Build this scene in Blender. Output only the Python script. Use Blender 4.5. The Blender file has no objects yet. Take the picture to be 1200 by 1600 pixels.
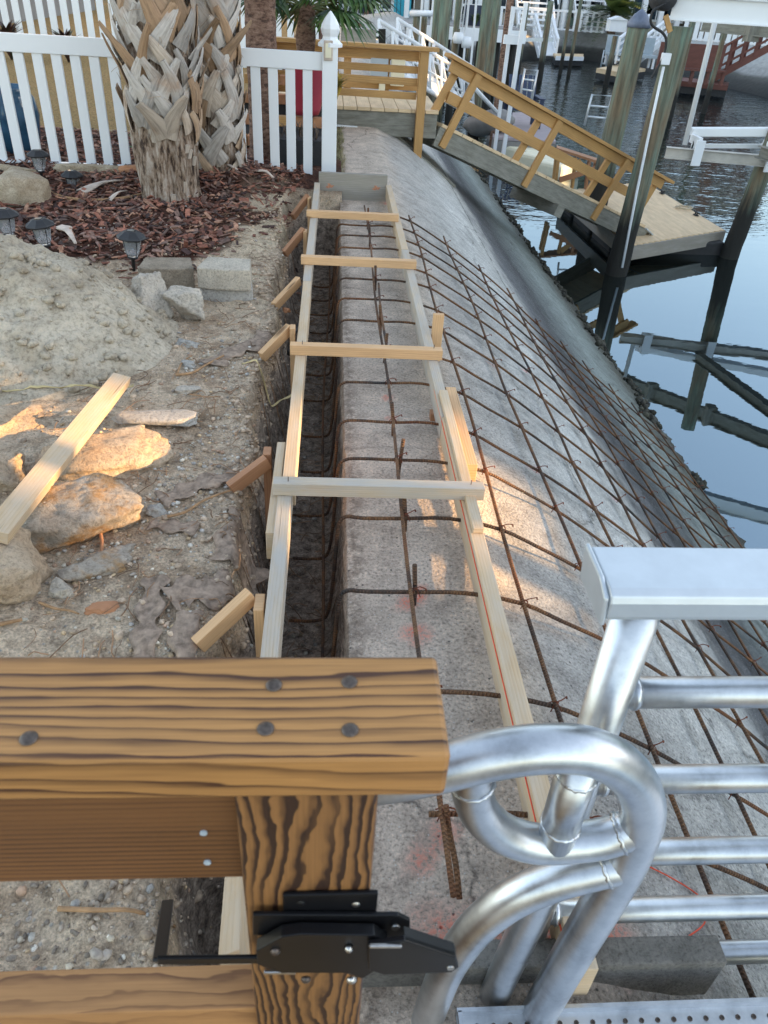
import bpy, bmesh, math, random
from mathutils import Vector, Matrix, noise
random.seed(7)
PI = math.pi
C = bpy.context.scene.collection
# ---------------------------------------------------------------- camera model (26 mm phone lens, handheld, looking down)
F = 1186.; CX = 600; CY = 800
YAW = math.radians(5.15); PITCH = math.radians(35.2); ROLL = math.radians(3.8); H = 1.33
Fw = Vector((math.sin(YAW)*math.cos(PITCH), math.cos(YAW)*math.cos(PITCH), -math.sin(PITCH)))
r0 = Vector((math.cos(YAW), -math.sin(YAW), 0)); u0 = r0.cross(Fw)
Rv = r0*math.cos(ROLL)+u0*math.sin(ROLL); Uv = -r0*math.sin(ROLL)+u0*math.cos(ROLL)
def ray(px, py): return Fw+Rv*((px-CX)/F)-Uv*((py-CY)/F)
def Z(px, py, z=0.):
    d = ray(px, py); return Vector((0, 0, H))+d*((z-H)/d.z)
def Y(px, py, y):
    d = ray(px, py); return Vector((0, 0, H))+d*(y/d.y)
WL = -1.65                                    # water level
# ---------------------------------------------------------------- materials
def mat(name):
    m = bpy.data.materials.new(name); m.use_nodes = True
    nt = m.node_tree; b = nt.nodes['Principled BSDF']; return m, nt, b
def N(nt, t, **k):
    n = nt.nodes.new(t)
    for a, v in k.items():
        if a in n.inputs.keys() if hasattr(n.inputs, 'keys') else False: n.inputs[a].default_value = v
        else: setattr(n, a, v)
    return n
def L(nt, a, b): nt.links.new(a, b)
def c4(c): return (c[0], c[1], c[2], 1)
def ramp(nt, src, stops, interp='LINEAR'):
    r = nt.nodes.new('ShaderNodeValToRGB'); r.color_ramp.interpolation = interp
    el = r.color_ramp.elements
    el[0].position = stops[0][0]; el[0].color = c4(stops[0][1]); el[1].position = stops[1][0]; el[1].color = c4(stops[1][1])
    for p, c in stops[2:]:
        e = el.new(p); e.color = c4(c)
    L(nt, src, r.inputs[0]); return r.outputs[0]
def tex(nt, kind, vec, scale, detail=4, rough=.6, **k):
    n = nt.nodes.new(kind); n.inputs['Scale'].default_value = scale
    if kind == 'ShaderNodeTexNoise':
        n.inputs['Detail'].default_value = detail; n.inputs['Roughness'].default_value = rough
    for a, v in k.items(): setattr(n, a, v)
    if vec is not None: L(nt, vec, n.inputs['Vector'])
    return n
def mix(nt, f, a, b, mode='MIX'):
    n = nt.nodes.new('ShaderNodeMix'); n.data_type = 'RGBA'; n.blend_type = mode
    for s, v in ((0, f), (6, a), (7, b)):
        if isinstance(v, (int, float)): n.inputs[s].default_value = v
        elif isinstance(v, tuple): n.inputs[s].default_value = c4(v)
        else: L(nt, v, n.inputs[s])
    return n.outputs[2]
def mth(nt, op, a, b=None, c=None, clamp=False):
    n = nt.nodes.new('ShaderNodeMath'); n.operation = op; n.use_clamp = clamp
    for i, v in enumerate((a, b, c)):
        if v is None: continue
        if isinstance(v, (int, float)): n.inputs[i].default_value = v
        else: L(nt, v, n.inputs[i])
    return n.outputs[0]
def bump(nt, b, h, strength=.3, dist=.01):
    n = nt.nodes.new('ShaderNodeBump'); n.inputs['Strength'].default_value = strength; n.inputs['Distance'].default_value = dist
    L(nt, h, n.inputs['Height']); L(nt, n.outputs[0], b.inputs['Normal'])
def objc(nt): return nt.nodes.new('ShaderNodeTexCoord').outputs['Object']
def uvc(nt): return nt.nodes.new('ShaderNodeTexCoord').outputs['UV']
def mapped(nt, vec, sc):
    n = nt.nodes.new('ShaderNodeMapping'); n.inputs['Scale'].default_value = sc; L(nt, vec, n.inputs[0]); return n.outputs[0]
def plain(name, col, rough=.5, metal=0., var=.12, scale=8., bs=.0, spec=.5):
    m, nt, b = mat(name); o = objc(nt)
    n = tex(nt, 'ShaderNodeTexNoise', o, scale, 5)
    lo = tuple(c*(1-var) for c in col); hi = tuple(min(1, c*(1+var)) for c in col)
    L(nt, ramp(nt, n.outputs[0], [(.3, lo), (.7, hi)]), b.inputs['Base Color'])
    b.inputs['Roughness'].default_value = rough; b.inputs['Metallic'].default_value = metal
    b.inputs['Specular IOR Level'].default_value = spec
    if bs: bump(nt, b, n.outputs[0], bs, .01)
    return m
def wood(name, light, dark, per=.011, warp=1.2, amt=.7, rough=.65, weather=None, uf=.9, knots=False, bs=.25, fine=.3, duty=.0):
    """lengthwise grain from the board's own UV (u along the board, v across, metres); per = spacing of the growth lines"""
    m, nt, b = mat(name); uv = uvc(nt)
    w1 = tex(nt, 'ShaderNodeTexNoise', mapped(nt, uv, (uf, 7, 1)), 1., 1.5, .5)
    w2 = tex(nt, 'ShaderNodeTexNoise', mapped(nt, uv, (uf*5, 30, 1)), 1., 3, .6)
    w3 = tex(nt, 'ShaderNodeTexNoise', mapped(nt, uv, (uf*22, 90, 1)), 1., 2, .6)
    sep = nt.nodes.new('ShaderNodeSeparateXYZ'); L(nt, uv, sep.inputs[0])
    v = mth(nt, 'MULTIPLY', sep.outputs[1], 1/per)
    v = mth(nt, 'ADD', v, mth(nt, 'MULTIPLY', w1.outputs[0], warp*7)); v = mth(nt, 'ADD', v, mth(nt, 'MULTIPLY', w2.outputs[0], warp*1.2)); v = mth(nt, 'ADD', v, mth(nt, 'MULTIPLY', w3.outputs[0], .22))
    fr = mth(nt, 'FRACT', v)
    s = ramp(nt, fr, [(0., (0, 0, 0)), (.40-duty, (.04, .04, .04)), (.74-duty*1.3, (.55, .55, .55)), (.86-duty*1.3, (1, 1, 1)), (.93, (1, 1, 1)), (1., (0, 0, 0))])
    am = tex(nt, 'ShaderNodeTexNoise', mapped(nt, uv, (uf*1.3, 22, 1)), 1., 2, .6)
    k = mth(nt, 'MULTIPLY', s, mth(nt, 'MULTIPLY', ramp(nt, am.outputs[0], [(.32, (.25, .25, .25)), (.62, (1, 1, 1))]), amt), clamp=True)
    fn = tex(nt, 'ShaderNodeTexNoise', mapped(nt, uv, (7, 420, 1)), 1., 3, .7)
    bl = tex(nt, 'ShaderNodeTexNoise', mapped(nt, uv, (2.5, 9, 1)), 1., 4, .6)
    base = mix(nt, ramp(nt, bl.outputs[0], [(.35, (0, 0, 0)), (.65, (1, 1, 1))]), tuple(q*.78 for q in light), light)
    col = mix(nt, k, base, dark)
    col = mix(nt, fine, col, ramp(nt, fn.outputs[0], [(.3, (.5, .47, .45)), (.62, (1.05, 1.05, 1.05))]), 'MULTIPLY')
    if weather:
        wn = tex(nt, 'ShaderNodeTexNoise', mapped(nt, uv, (5, 22, 1)), 1., 6, .7)
        col = mix(nt, ramp(nt, wn.outputs[0], [(.38, (0, 0, 0)), (.62, (weather[1],)*3)]), col, weather[0])
    if knots:
        vo = tex(nt, 'ShaderNodeTexVoronoi', mapped(nt, uv, (2.1, 7, 1)), 1.)
        col = mix(nt, ramp(nt, vo.outputs['Distance'], [(.07, (1, 1, 1)), (.13, (0, 0, 0))]), col, tuple(c*.35 for c in dark))
    ck = tex(nt, 'ShaderNodeTexNoise', mapped(nt, uv, (2.2, 130, 1)), 1., 2, .5)
    col = mix(nt, ramp(nt, ck.outputs[0], [(.71, (0, 0, 0)), (.76, (.8, .8, .8))]), col, tuple(q*.3 for q in dark))
    L(nt, col, b.inputs['Base Color']); b.inputs['Roughness'].default_value = rough
    bump(nt, b, mth(nt, 'ADD', mth(nt, 'MULTIPLY', s, -.5), fn.outputs[0]), bs, .0015)
    return m
M = {}
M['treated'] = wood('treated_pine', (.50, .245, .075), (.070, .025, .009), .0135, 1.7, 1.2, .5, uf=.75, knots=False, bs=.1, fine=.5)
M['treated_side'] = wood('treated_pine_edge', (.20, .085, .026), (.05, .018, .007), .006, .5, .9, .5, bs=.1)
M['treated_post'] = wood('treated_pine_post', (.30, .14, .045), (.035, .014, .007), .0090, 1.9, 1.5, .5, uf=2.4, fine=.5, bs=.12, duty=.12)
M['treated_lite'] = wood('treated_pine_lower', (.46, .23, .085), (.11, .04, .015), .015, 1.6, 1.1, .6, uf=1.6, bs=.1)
M['pine'] = wood('fresh_pine', (.66, .48, .29), (.47, .29, .15), .008, .5, .6, .7, weather=((.52, .46, .38), .5))
M['pine_grey'] = wood('weathered_pine', (.60, .49, .36), (.40, .30, .20), .008, .5, .7, .75, weather=((.42, .40, .37), .75))
M['pine_fresh'] = wood('new_cut_pine', (.74, .46, .24), (.52, .28, .12), .009, .5, .7, .65, knots=True)
M['pine_red'] = wood('red_toned_pine', (.44, .22, .11), (.28, .12, .06), .009, .5, .7, .65)
M['deckwood'] = wood('golden_decking', (.57, .325, .115), (.33, .16, .05), .016, .6, .7, .65)
M['plank'] = wood('pale_decking', (.80, .60, .37), (.56, .38, .21), .018, .6, .6, .7)
M['greywood'] = wood('grey_timber', (.22, .21, .17), (.10, .095, .075), .02, .8, .7, .85, weather=((.30, .29, .25), .7))
M['greyboard'] = wood('old_form_board', (.36, .33, .29), (.19, .165, .135), .012, .8, .7, .85, weather=((.24, .22, .17), .6))
M['redwood'] = wood('red_stained_wood', (.17, .062, .045), (.10, .035, .025), .016, .6, .6, .7)
M['white'] = plain('white_vinyl', (.78, .80, .82), .35, 0, .03, 3)
M['whitepaint'] = plain('white_paint', (.72, .74, .76), .5, 0, .06, 2)
M['alu_matt'] = plain('matt_aluminium', (.56, .60, .63), .42, .55, .05, 30)
M['black'] = plain('black_powder_coat', (.006, .006, .007), .34, 0, .2, 40, 0, .3)
M['blackrough'] = plain('black_plastic', (.02, .02, .022), .6, 0, .3, 20)
M['steel'] = plain('zinc_steel', (.55, .53, .50), .3, 1., .2, 60)
M['nail'] = plain('weathered_screw', (.12, .095, .08), .45, .8, .35, 300)
M['red_line'] = plain('red_chalk', (.75, .10, .05), .8, 0, .2, 40)
M['rubsmear'] = plain('faded_orange_paint', (.42, .19, .11), .9, 0, .3, 60)
M['liftbeige'] = plain('lift_beige_metal', (.50, .47, .42), .55, 0, .18, 5)
M['cream'] = plain('cream_plastic', (.75, .70, .52), .5, 0, .05, 10)
M['greybox'] = plain('grey_box', (.38, .44, .48), .5, 0, .05, 10)
M['turquoise'] = plain('turquoise_paint', (.03, .42, .58), .4, 0, .05, 4)
M['navy'] = plain('navy_siding', (.02, .03, .06), .6, 0, .1, 4)
M['window'] = plain('window_glass', (.03, .05, .07), .06, 0, .3, 1)
M['shingle'] = plain('roof_shingle', (.10, .09, .085), .85, 0, .3, 10)
M['redpot'] = plain('burgundy_pot', (.30, .03, .05), .4, 0, .1, 6)
M['bluepot'] = plain('blue_glazed_pot', (.03, .09, .16), .12, 0, .4, 7)
M['terracotta'] = plain('terracotta_block', (.42, .20, .10), .85, 0, .25, 12, .4)
M['navychair'] = plain('navy_plastic', (.02, .035, .08), .5, 0, .1, 4)
M['pinkdeck'] = plain('faded_composite', (.33, .28, .29), .7, 0, .1, 5)
M['boatgrey'] = plain('grey_cover', (.22, .21, .20), .7, 0, .2, 3, .2)
M['cable'] = plain('black_rubber', (.012, .012, .013), .5, 0, .2, 10)
M['beige'] = plain('beige_siding', (.55, .50, .42), .7, 0, .06, 3)
M['greensiding'] = plain('sage_siding', (.20, .30, .24), .7, 0, .06, 3)
M['copper'] = plain('pile_cap_plastic', (.10, .12, .17), .5, 0, .5, 6)
def m_alu():
    m, nt, b = mat('brushed_aluminium'); uv = uvc(nt); o = objc(nt)
    n = tex(nt, 'ShaderNodeTexNoise', mapped(nt, uv, (4, 160, 1)), 1., 3, .6)
    g = tex(nt, 'ShaderNodeTexNoise', o, 14., 5, .7)
    L(nt, ramp(nt, g.outputs[0], [(.28, (.40, .41, .42)), (.45, (.55, .57, .59)), (.62, (.66, .68, .70))]), b.inputs['Base Color'])
    b.inputs['Metallic'].default_value = 1.
    r = mth(nt, 'MULTIPLY_ADD', g.outputs[0], .34, .19); L(nt, r, b.inputs['Roughness'])
    sp = tex(nt, 'ShaderNodeTexNoise', o, 160., 2, .6)
    bump(nt, b, n.outputs[0], .03, .0005); return m
M['alu'] = m_alu()
def m_rust():
    m, nt, b = mat('rusty_rebar'); uv = uvc(nt); o = objc(nt)
    n = tex(nt, 'ShaderNodeTexNoise', o, 5., 5, .7); n2 = tex(nt, 'ShaderNodeTexNoise', o, 130., 3, .6)
    base = ramp(nt, n.outputs[0], [(.34, (.06, .055, .052)), (.45, (.12, .07, .045)), (.55, (.25, .13, .06)), (.7, (.22, .085, .038))])
    sep = nt.nodes.new('ShaderNodeSeparateXYZ'); L(nt, uv, sep.inputs[0])
    s = mth(nt, 'SINE', mth(nt, 'ADD', mth(nt, 'MULTIPLY', sep.outputs[0], 2*PI/.0085), mth(nt, 'MULTIPLY', sep.outputs[1], 90)))
    col = mix(nt, .6, base, ramp(nt, n2.outputs[0], [(.35, (.4, .4, .4)), (.65, (1.3, 1.2, 1.1))]), 'MULTIPLY')
    col = mix(nt, .5, col, ramp(nt, s, [(.0, (.45, .45, .45)), (.6, (1.2, 1.2, 1.2))]), 'MULTIPLY')
    L(nt, col, b.inputs['Base Color']); b.inputs['Roughness'].default_value = .75; b.inputs['Metallic'].default_value = .2
    bump(nt, b, s, .9, .002); return m
M['rust'] = m_rust()
M['rusttie'] = plain('rusty_wire', (.17, .05, .025), .9, .1, .5, 60)
def m_concrete():
    m, nt, b = mat('weathered_concrete'); o = objc(nt)
    big = tex(nt, 'ShaderNodeTexNoise', o, 1.6, 7, .65); mid = tex(nt, 'ShaderNodeTexNoise', o, 9., 6, .7); fin = tex(nt, 'ShaderNodeTexNoise', o, 110., 4, .75)
    vo = tex(nt, 'ShaderNodeTexVoronoi', o, 120.); vo2 = tex(nt, 'ShaderNodeTexVoronoi', o, 48.)
    st = tex(nt, 'ShaderNodeTexNoise', mapped(nt, o, (4, .8, 4)), 1., 6, .7)
    at = nt.nodes.new('ShaderNodeAttribute'); at.attribute_name = 'Col'; sp = nt.nodes.new('ShaderNodeSeparateColor'); L(nt, at.outputs[0], sp.inputs[0])
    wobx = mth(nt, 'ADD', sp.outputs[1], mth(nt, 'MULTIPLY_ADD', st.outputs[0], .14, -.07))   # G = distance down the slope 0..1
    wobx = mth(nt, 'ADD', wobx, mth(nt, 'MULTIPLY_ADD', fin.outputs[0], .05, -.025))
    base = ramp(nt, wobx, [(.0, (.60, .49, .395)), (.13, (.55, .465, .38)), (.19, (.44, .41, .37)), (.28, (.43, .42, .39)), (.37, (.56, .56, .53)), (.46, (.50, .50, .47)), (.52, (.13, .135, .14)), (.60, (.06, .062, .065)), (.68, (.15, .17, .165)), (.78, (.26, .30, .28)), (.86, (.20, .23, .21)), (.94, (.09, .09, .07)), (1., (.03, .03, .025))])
    col = mix(nt, .55, base, ramp(nt, big.outputs[0], [(.3, (.82, .81, .80)), (.65, (1.14, 1.12, 1.1))]), 'MULTIPLY')
    col = mix(nt, .6, col, ramp(nt, mid.outputs[0], [(.32, (.48, .46, .45)), (.6, (1.2, 1.2, 1.2))]), 'MULTIPLY')
    col = mix(nt, .8, col, ramp(nt, fin.outputs[0], [(.36, (.36, .35, .34)), (.47, (.93, .93, .93)), (.56, (1.05, 1.05, 1.05)), (.66, (1.55, 1.5, 1.45))]), 'MULTIPLY')
    col = mix(nt, mth(nt, 'MULTIPLY', ramp(nt, vo.outputs['Distance'], [(.12, (1, 1, 1)), (.22, (0, 0, 0))]), mth(nt, 'GREATER_THAN', vo.outputs['Color'], .62)), col, (.62, .60, .56))
    col = mix(nt, mth(nt, 'MULTIPLY', ramp(nt, vo2.outputs['Distance'], [(.10, (1, 1, 1)), (.2, (0, 0, 0))]), mth(nt, 'GREATER_THAN', vo2.outputs['Color'], .80)), col, (.06, .055, .05))
    cv = nt.nodes.new('ShaderNodeTexVoronoi'); cv.feature = 'DISTANCE_TO_EDGE'; cv.inputs['Scale'].default_value = .75
    wv = mix(nt, .12, o, mid.outputs['Color'], 'ADD'); L(nt, wv, cv.inputs['Vector'])
    ckm = mth(nt, 'MULTIPLY', ramp(nt, cv.outputs['Distance'], [(.0, (1, 1, 1)), (.006, (0, 0, 0))]), ramp(nt, big.outputs[0], [(.42, (0, 0, 0)), (.56, (.75, .75, .75))]))
    col = mix(nt, ckm, col, (.03, .028, .025))
    ln = mth(nt, 'ABSOLUTE', mth(nt, 'SUBTRACT', mth(nt, 'ADD', sp.outputs[1], mth(nt, 'MULTIPLY_ADD', mid.outputs[0], .03, -.015)), .455))
    lnm = mth(nt, 'MULTIPLY', ramp(nt, ln, [(.002, (1, 1, 1)), (.007, (0, 0, 0))]), ramp(nt, tex(nt, 'ShaderNodeTexNoise', o, 16., 4, .7).outputs[0], [(.42, (0, 0, 0)), (.55, (.9, .9, .9))]))
    col = mix(nt, lnm, col, (.035, .035, .03))
    bl_ = tex(nt, 'ShaderNodeTexNoise', mapped(nt, o, (3, 1.1, 3)), 1., 7, .75)
    col = mix(nt, ramp(nt, bl_.outputs[0], [(.54, (0, 0, 0)), (.68, (.32, .32, .32))]), col, (.12, .115, .105))
    dirt = tex(nt, 'ShaderNodeTexNoise', o, 26., 6, .8)
    dm = mth(nt, 'MULTIPLY', sp.outputs[2], ramp(nt, dirt.outputs[0], [(.38, (0, 0, 0)), (.55, (1, 1, 1))]))   # B = soil on the face
    col = mix(nt, dm, col, (.14, .10, .07))
    pn = mth(nt, 'MULTIPLY', sp.outputs[0], ramp(nt, mid.outputs[0], [(.35, (.25, .25, .25)), (.6, (1, 1, 1))]))  # R = spray paint
    pn = mth(nt, 'MULTIPLY', pn, ramp(nt, fin.outputs[0], [(.42, (.05, .05, .05)), (.54, (.9, .9, .9))]), clamp=True)
    col = mix(nt, pn, col, (.72, .10, .035))
    L(nt, col, b.inputs['Base Color'])
    b.inputs['Roughness'].default_value = .85
    bump(nt, b, mth(nt, 'ADD', mth(nt, 'ADD', mid.outputs[0], mth(nt, 'MULTIPLY', fin.outputs[0], .8)), mth(nt, 'MULTIPLY', vo.outputs['Distance'], .3)), 1., .008)
    return m
M['concrete'] = m_concrete()
def m_slab():
    m, nt, b = mat('seawall_concrete_far'); o = objc(nt)
    big = tex(nt, 'ShaderNodeTexNoise', o, .35, 6, .6); fin = tex(nt, 'ShaderNodeTexNoise', o, 6., 5, .7)
    sep = nt.nodes.new('ShaderNodeSeparateXYZ'); L(nt, o, sep.inputs[0])
    z = mth(nt, 'ADD', mth(nt, 'MULTIPLY_ADD', sep.outputs[2], .8, 1.35), mth(nt, 'MULTIPLY_ADD', big.outputs[0], .3, -.15))
    base = ramp(nt, z, [(.0, (.02, .02, .018)), (.3, (.05, .05, .045)), (.42, (.10, .10, .09)), (.50, (.30, .30, .29)), (.8, (.40, .40, .38))])
    col = mix(nt, .7, base, ramp(nt, fin.outputs[0], [(.3, (.6, .6, .6)), (.65, (1.1, 1.1, 1.1))]), 'MULTIPLY')
    L(nt, col, b.inputs['Base Color']); b.inputs['Roughness'].default_value = .85; bump(nt, b, fin.outputs[0], .5, .05); return m
M['bank'] = m_slab()
def m_ground():
    m, nt, b = mat('yard_ground'); o = objc(nt)
    at = nt.nodes.new('ShaderNodeAttribute'); at.attribute_name = 'Col'; sp = nt.nodes.new('ShaderNodeSeparateColor'); L(nt, at.outputs[0], sp.inputs[0])
    n1 = tex(nt, 'ShaderNodeTexNoise', o, 3., 8, .7); n2 = tex(nt, 'ShaderNodeTexNoise', o, 30., 6, .75); n3 = tex(nt, 'ShaderNodeTexNoise', o, 150., 3, .7)
    vo = tex(nt, 'ShaderNodeTexVoronoi', o, 70.)
    dirt = ramp(nt, n1.outputs[0], [(.3, (.26, .185, .12)), (.42, (.48, .36, .25)), (.52, (.66, .53, .39)), (.62, (.44, .32, .22)), (.75, (.60, .49, .37))])
    dirt = mix(nt, mth(nt, 'MULTIPLY', ramp(nt, vo.outputs['Distance'], [(.15, (1, 1, 1)), (.35, (0, 0, 0))]), mth(nt, 'GREATER_THAN', vo.outputs['Color'], .7)), dirt, (.5, .46, .4))
    sand = ramp(nt, n1.outputs[0], [(.3, (.50, .40, .27)), (.7, (.70, .59, .43))])
    mulch = ramp(nt, n2.outputs[0], [(.35, (.03, .014, .009)), (.6, (.11, .045, .028))])
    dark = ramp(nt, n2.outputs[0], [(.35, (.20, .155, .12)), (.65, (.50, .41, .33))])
    lawn = ramp(nt, n2.outputs[0], [(.3, (.22, .14, .06)), (.6, (.40, .27, .12))])
    lawn = mix(nt, .5, lawn, ramp(nt, n1.outputs[0], [(.35, (.7, .75, .6)), (.65, (1.1, 1., .9))]), 'MULTIPLY')
    wr = mth(nt, 'ADD', sp.outputs[0], mth(nt, 'MULTIPLY_ADD', n2.outputs[0], .5, -.25))
    wg = mth(nt, 'ADD', sp.outputs[1], mth(nt, 'MULTIPLY_ADD', n2.outputs[0], .5, -.25))
    col = mix(nt, ramp(nt, wr, [(.42, (0, 0, 0)), (.58, (1, 1, 1))]), dirt, mulch)
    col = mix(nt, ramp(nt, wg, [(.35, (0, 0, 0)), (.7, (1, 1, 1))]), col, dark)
    col = mix(nt, sp.outputs[2], col, lawn)
    al = mth(nt, 'SUBTRACT', 1., at.outputs['Alpha'])
    col = mix(nt, al, col, sand)
    col = mix(nt, .7, col, ramp(nt, n2.outputs[0], [(.33, (.38, .37, .36)), (.5, (1., 1., 1.)), (.68, (1.4, 1.38, 1.33))]), 'MULTIPLY')
    col = mix(nt, .9, col, ramp(nt, n3.outputs[0], [(.35, (.6, .6, .6)), (.65, (1.25, 1.22, 1.2))]), 'MULTIPLY')
    L(nt, col, b.inputs['Base Color']); b.inputs['Roughness'].default_value = .95; b.inputs['Specular IOR Level'].default_value = .2
    bump(nt, b, mth(nt, 'ADD', n2.outputs[0], mth(nt, 'MULTIPLY', n3.outputs[0], .4)), 1., .02); return m
M['ground'] = m_ground()
def stone(name, cols, scale=6., bs=.6, rough=.9):
    m, nt, b = mat(name); o = objc(nt)
    n1 = tex(nt, 'ShaderNodeTexNoise', o, scale, 7, .65); n2 = tex(nt, 'ShaderNodeTexNoise', o, scale*14, 5, .75); vo = tex(nt, 'ShaderNodeTexVoronoi', o, scale*16)
    col = ramp(nt, n1.outputs[0], cols)
    col = mix(nt, .8, col, ramp(nt, n2.outputs[0], [(.34, (.48, .46, .44)), (.5, (1., 1., 1.)), (.68, (1.25, 1.22, 1.2))]), 'MULTIPLY')
    col = mix(nt, mth(nt, 'MULTIPLY', ramp(nt, vo.outputs['Distance'], [(.14, (1, 1, 1)), (.26, (0, 0, 0))]), mth(nt, 'GREATER_THAN', vo.outputs['Color'], .90)), col, tuple(min(1, c*1.3) for c in cols[-1][1]))
    L(nt, col, b.inputs['Base Color']); b.inputs['Roughness'].default_value = rough
    bump(nt, b, mth(nt, 'ADD', n1.outputs[0], mth(nt, 'MULTIPLY', n2.outputs[0], .5)), 1., .018); return m
M['rubble'] = stone('broken_concrete', [(.35, (.28, .235, .185)), (.47, (.40, .35, .29)), (.56, (.36, .21, .09)), (.66, (.48, .43, .37))], 5.)
M['rubble_pale'] = stone('pale_broken_concrete', [(.35, (.46, .40, .33)), (.65, (.66, .59, .49))], 7.)
M['rubble_tan'] = stone('tan_broken_concrete', [(.35, (.42, .29, .18)), (.65, (.56, .45, .33))], 6.)
M['paver'] = stone('tan_paver', [(.35, (.34, .26, .17)), (.65, (.52, .44, .33))], 9.)
M['paver_dark'] = stone('brown_paver', [(.35, (.24, .19, .135)), (.65, (.40, .33, .25))], 9.)
M['paver_pale'] = stone('warm_pale_block', [(.35, (.46, .40, .32)), (.65, (.62, .55, .45))], 9.)
M['sand'] = stone('damp_sand', [(.3, (.27, .215, .155)), (.45, (.42, .355, .265)), (.6, (.54, .47, .365))], 4., .9, .95)
M['curbgrey'] = stone('stained_concrete', [(.35, (.15, .14, .125)), (.65, (.26, .245, .22))], 9.)
M['slabgrey'] = stone('grey_slab', [(.35, (.34, .325, .30)), (.65, (.52, .49, .44))], 6.)
def m_col(name, rough=.8, amt=.6, scale=60, bs=.3):
    m, nt, b = mat(name); o = objc(nt)
    at = nt.nodes.new('ShaderNodeAttribute'); at.attribute_name = 'Col'
    n = tex(nt, 'ShaderNodeTexNoise', o, scale, 4, .7)
    L(nt, mix(nt, amt, at.outputs[0], ramp(nt, n.outputs[0], [(.35, (.35, .35, .35)), (.62, (1.3, 1.3, 1.3))]), 'MULTIPLY'), b.inputs['Base Color'])
    b.inputs['Roughness'].default_value = rough; bump(nt, b, n.outputs[0], bs, .004); return m
M['bits'] = m_col('loose_bits')
M['leafcol'] = m_col('foliage', .5, .3, 20, .1)
def m_fibre(name, lo, hi, sc=(30, 30, 4), dark=(.05, .03, .02)):
    m, nt, b = mat(name); o = objc(nt)
    n1 = tex(nt, 'ShaderNodeTexNoise', mapped(nt, o, sc), 1., 6, .7); n2 = tex(nt, 'ShaderNodeTexNoise', o, 6., 5, .6)
    col = ramp(nt, n1.outputs[0], [(.40, dark), (.48, lo), (.62, hi)])
    col = mix(nt, .5, col, ramp(nt, n2.outputs[0], [(.35, (.6, .52, .45)), (.65, (1.15, 1.1, 1.1))]), 'MULTIPLY')
    L(nt, col, b.inputs['Base Color']); b.inputs['Roughness'].default_value = .9; bump(nt, b, n1.outputs[0], 1., .035); return m
M['bark'] = m_fibre('palm_bark', (.27, .19, .13), (.50, .43, .36), (34, 34, 9))
M['bark2'] = m_fibre('ringed_palm_bark', (.22, .125, .085), (.34, .22, .16), (18, 18, 40), (.09, .05, .035))
def m_boot():
    m, nt, b = mat('palm_leaf_base'); uv = uvc(nt); o = objc(nt)
    n1 = tex(nt, 'ShaderNodeTexNoise', mapped(nt, uv, (5, 70, 1)), 1., 5, .7); n2 = tex(nt, 'ShaderNodeTexNoise', o, 4.5, 4, .6)
    at = nt.nodes.new('ShaderNodeAttribute'); at.attribute_name = 'Col'; col = mix(nt, ramp(nt, n2.outputs[0], [(.52, (0, 0, 0)), (.74, (1, 1, 1))]), at.outputs[0], (.34, .22, .14))
    col = mix(nt, .8, col, ramp(nt, n1.outputs[0], [(.3, (.45, .42, .4)), (.55, (1.1, 1.08, 1.05))]), 'MULTIPLY')
    L(nt, col, b.inputs['Base Color']); b.inputs['Roughness'].default_value = .8; bump(nt, b, n1.outputs[0], .7, .006); return m
M['boot'] = m_boot()
def m_pile():
    m, nt, b = mat('treated_pile'); o = objc(nt)
    n1 = tex(nt, 'ShaderNodeTexNoise', mapped(nt, o, (22, 22, 1.6)), 1., 5, .7); n2 = tex(nt, 'ShaderNodeTexNoise', mapped(nt, o, (5, 5, .8)), 1., 4, .6)
    sep = nt.nodes.new('ShaderNodeSeparateXYZ'); L(nt, o, sep.inputs[0])
    col = ramp(nt, n2.outputs[0], [(.38, (.17, .13, .08)), (.5, (.15, .165, .12)), (.62, (.13, .21, .165))])
    col = mix(nt, .8, col, ramp(nt, n1.outputs[0], [(.32, (.35, .33, .3)), (.55, (1.1, 1.1, 1.1)), (.72, (1.6, 1.5, 1.4))]), 'MULTIPLY')
    wet = mth(nt, 'ADD', sep.outputs[2], mth(nt, 'MULTIPLY_ADD', n1.outputs[0], .5, -.25))     # object z = height above the water
    col = mix(nt, ramp(nt, wet, [(.62, (1, 1, 1)), (1.05, (0, 0, 0))]), col, (.014, .013, .010))
    L(nt, col, b.inputs['Base Color']); b.inputs['Roughness'].default_value = .8; bump(nt, b, n1.outputs[0], .8, .02); return m
M['pile'] = m_pile()
def m_water():
    m, nt, b = mat('canal_water'); o = objc(nt)
    n1 = tex(nt, 'ShaderNodeTexNoise', mapped(nt, o, (1.4, 2.6, 1)), 1., 3, .5); n2 = tex(nt, 'ShaderNodeTexNoise', mapped(nt, o, (5, 9, 1)), 1., 2, .5)
    sep = nt.nodes.new('ShaderNodeSeparateXYZ'); L(nt, o, sep.inputs[0])
    far = mth(nt, 'MULTIPLY_ADD', sep.outputs[1], 1/14., -.75, clamp=True)
    patch = tex(nt, 'ShaderNodeTexNoise', o, .25, 2, .5)
    a = mth(nt, 'MULTIPLY_ADD', far, 2.4, .05); a = mth(nt, 'MULTIPLY', a, mth(nt, 'MULTIPLY_ADD', patch.outputs[0], 1.6, .1))
    h = mth(nt, 'MULTIPLY', mth(nt, 'ADD', n1.outputs[0], mth(nt, 'MULTIPLY', n2.outputs[0], .35)), a)
    b.inputs['Base Color'].default_value = (.012, .013, .010, 1); b.inputs['Specular Tint'].default_value = (.66, .85, 1., 1); b.inputs['Roughness'].default_value = .015; b.inputs['IOR'].default_value = 3.4
    bump(nt, b, h, .35, .045); return m
M['water'] = m_water()
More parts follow.
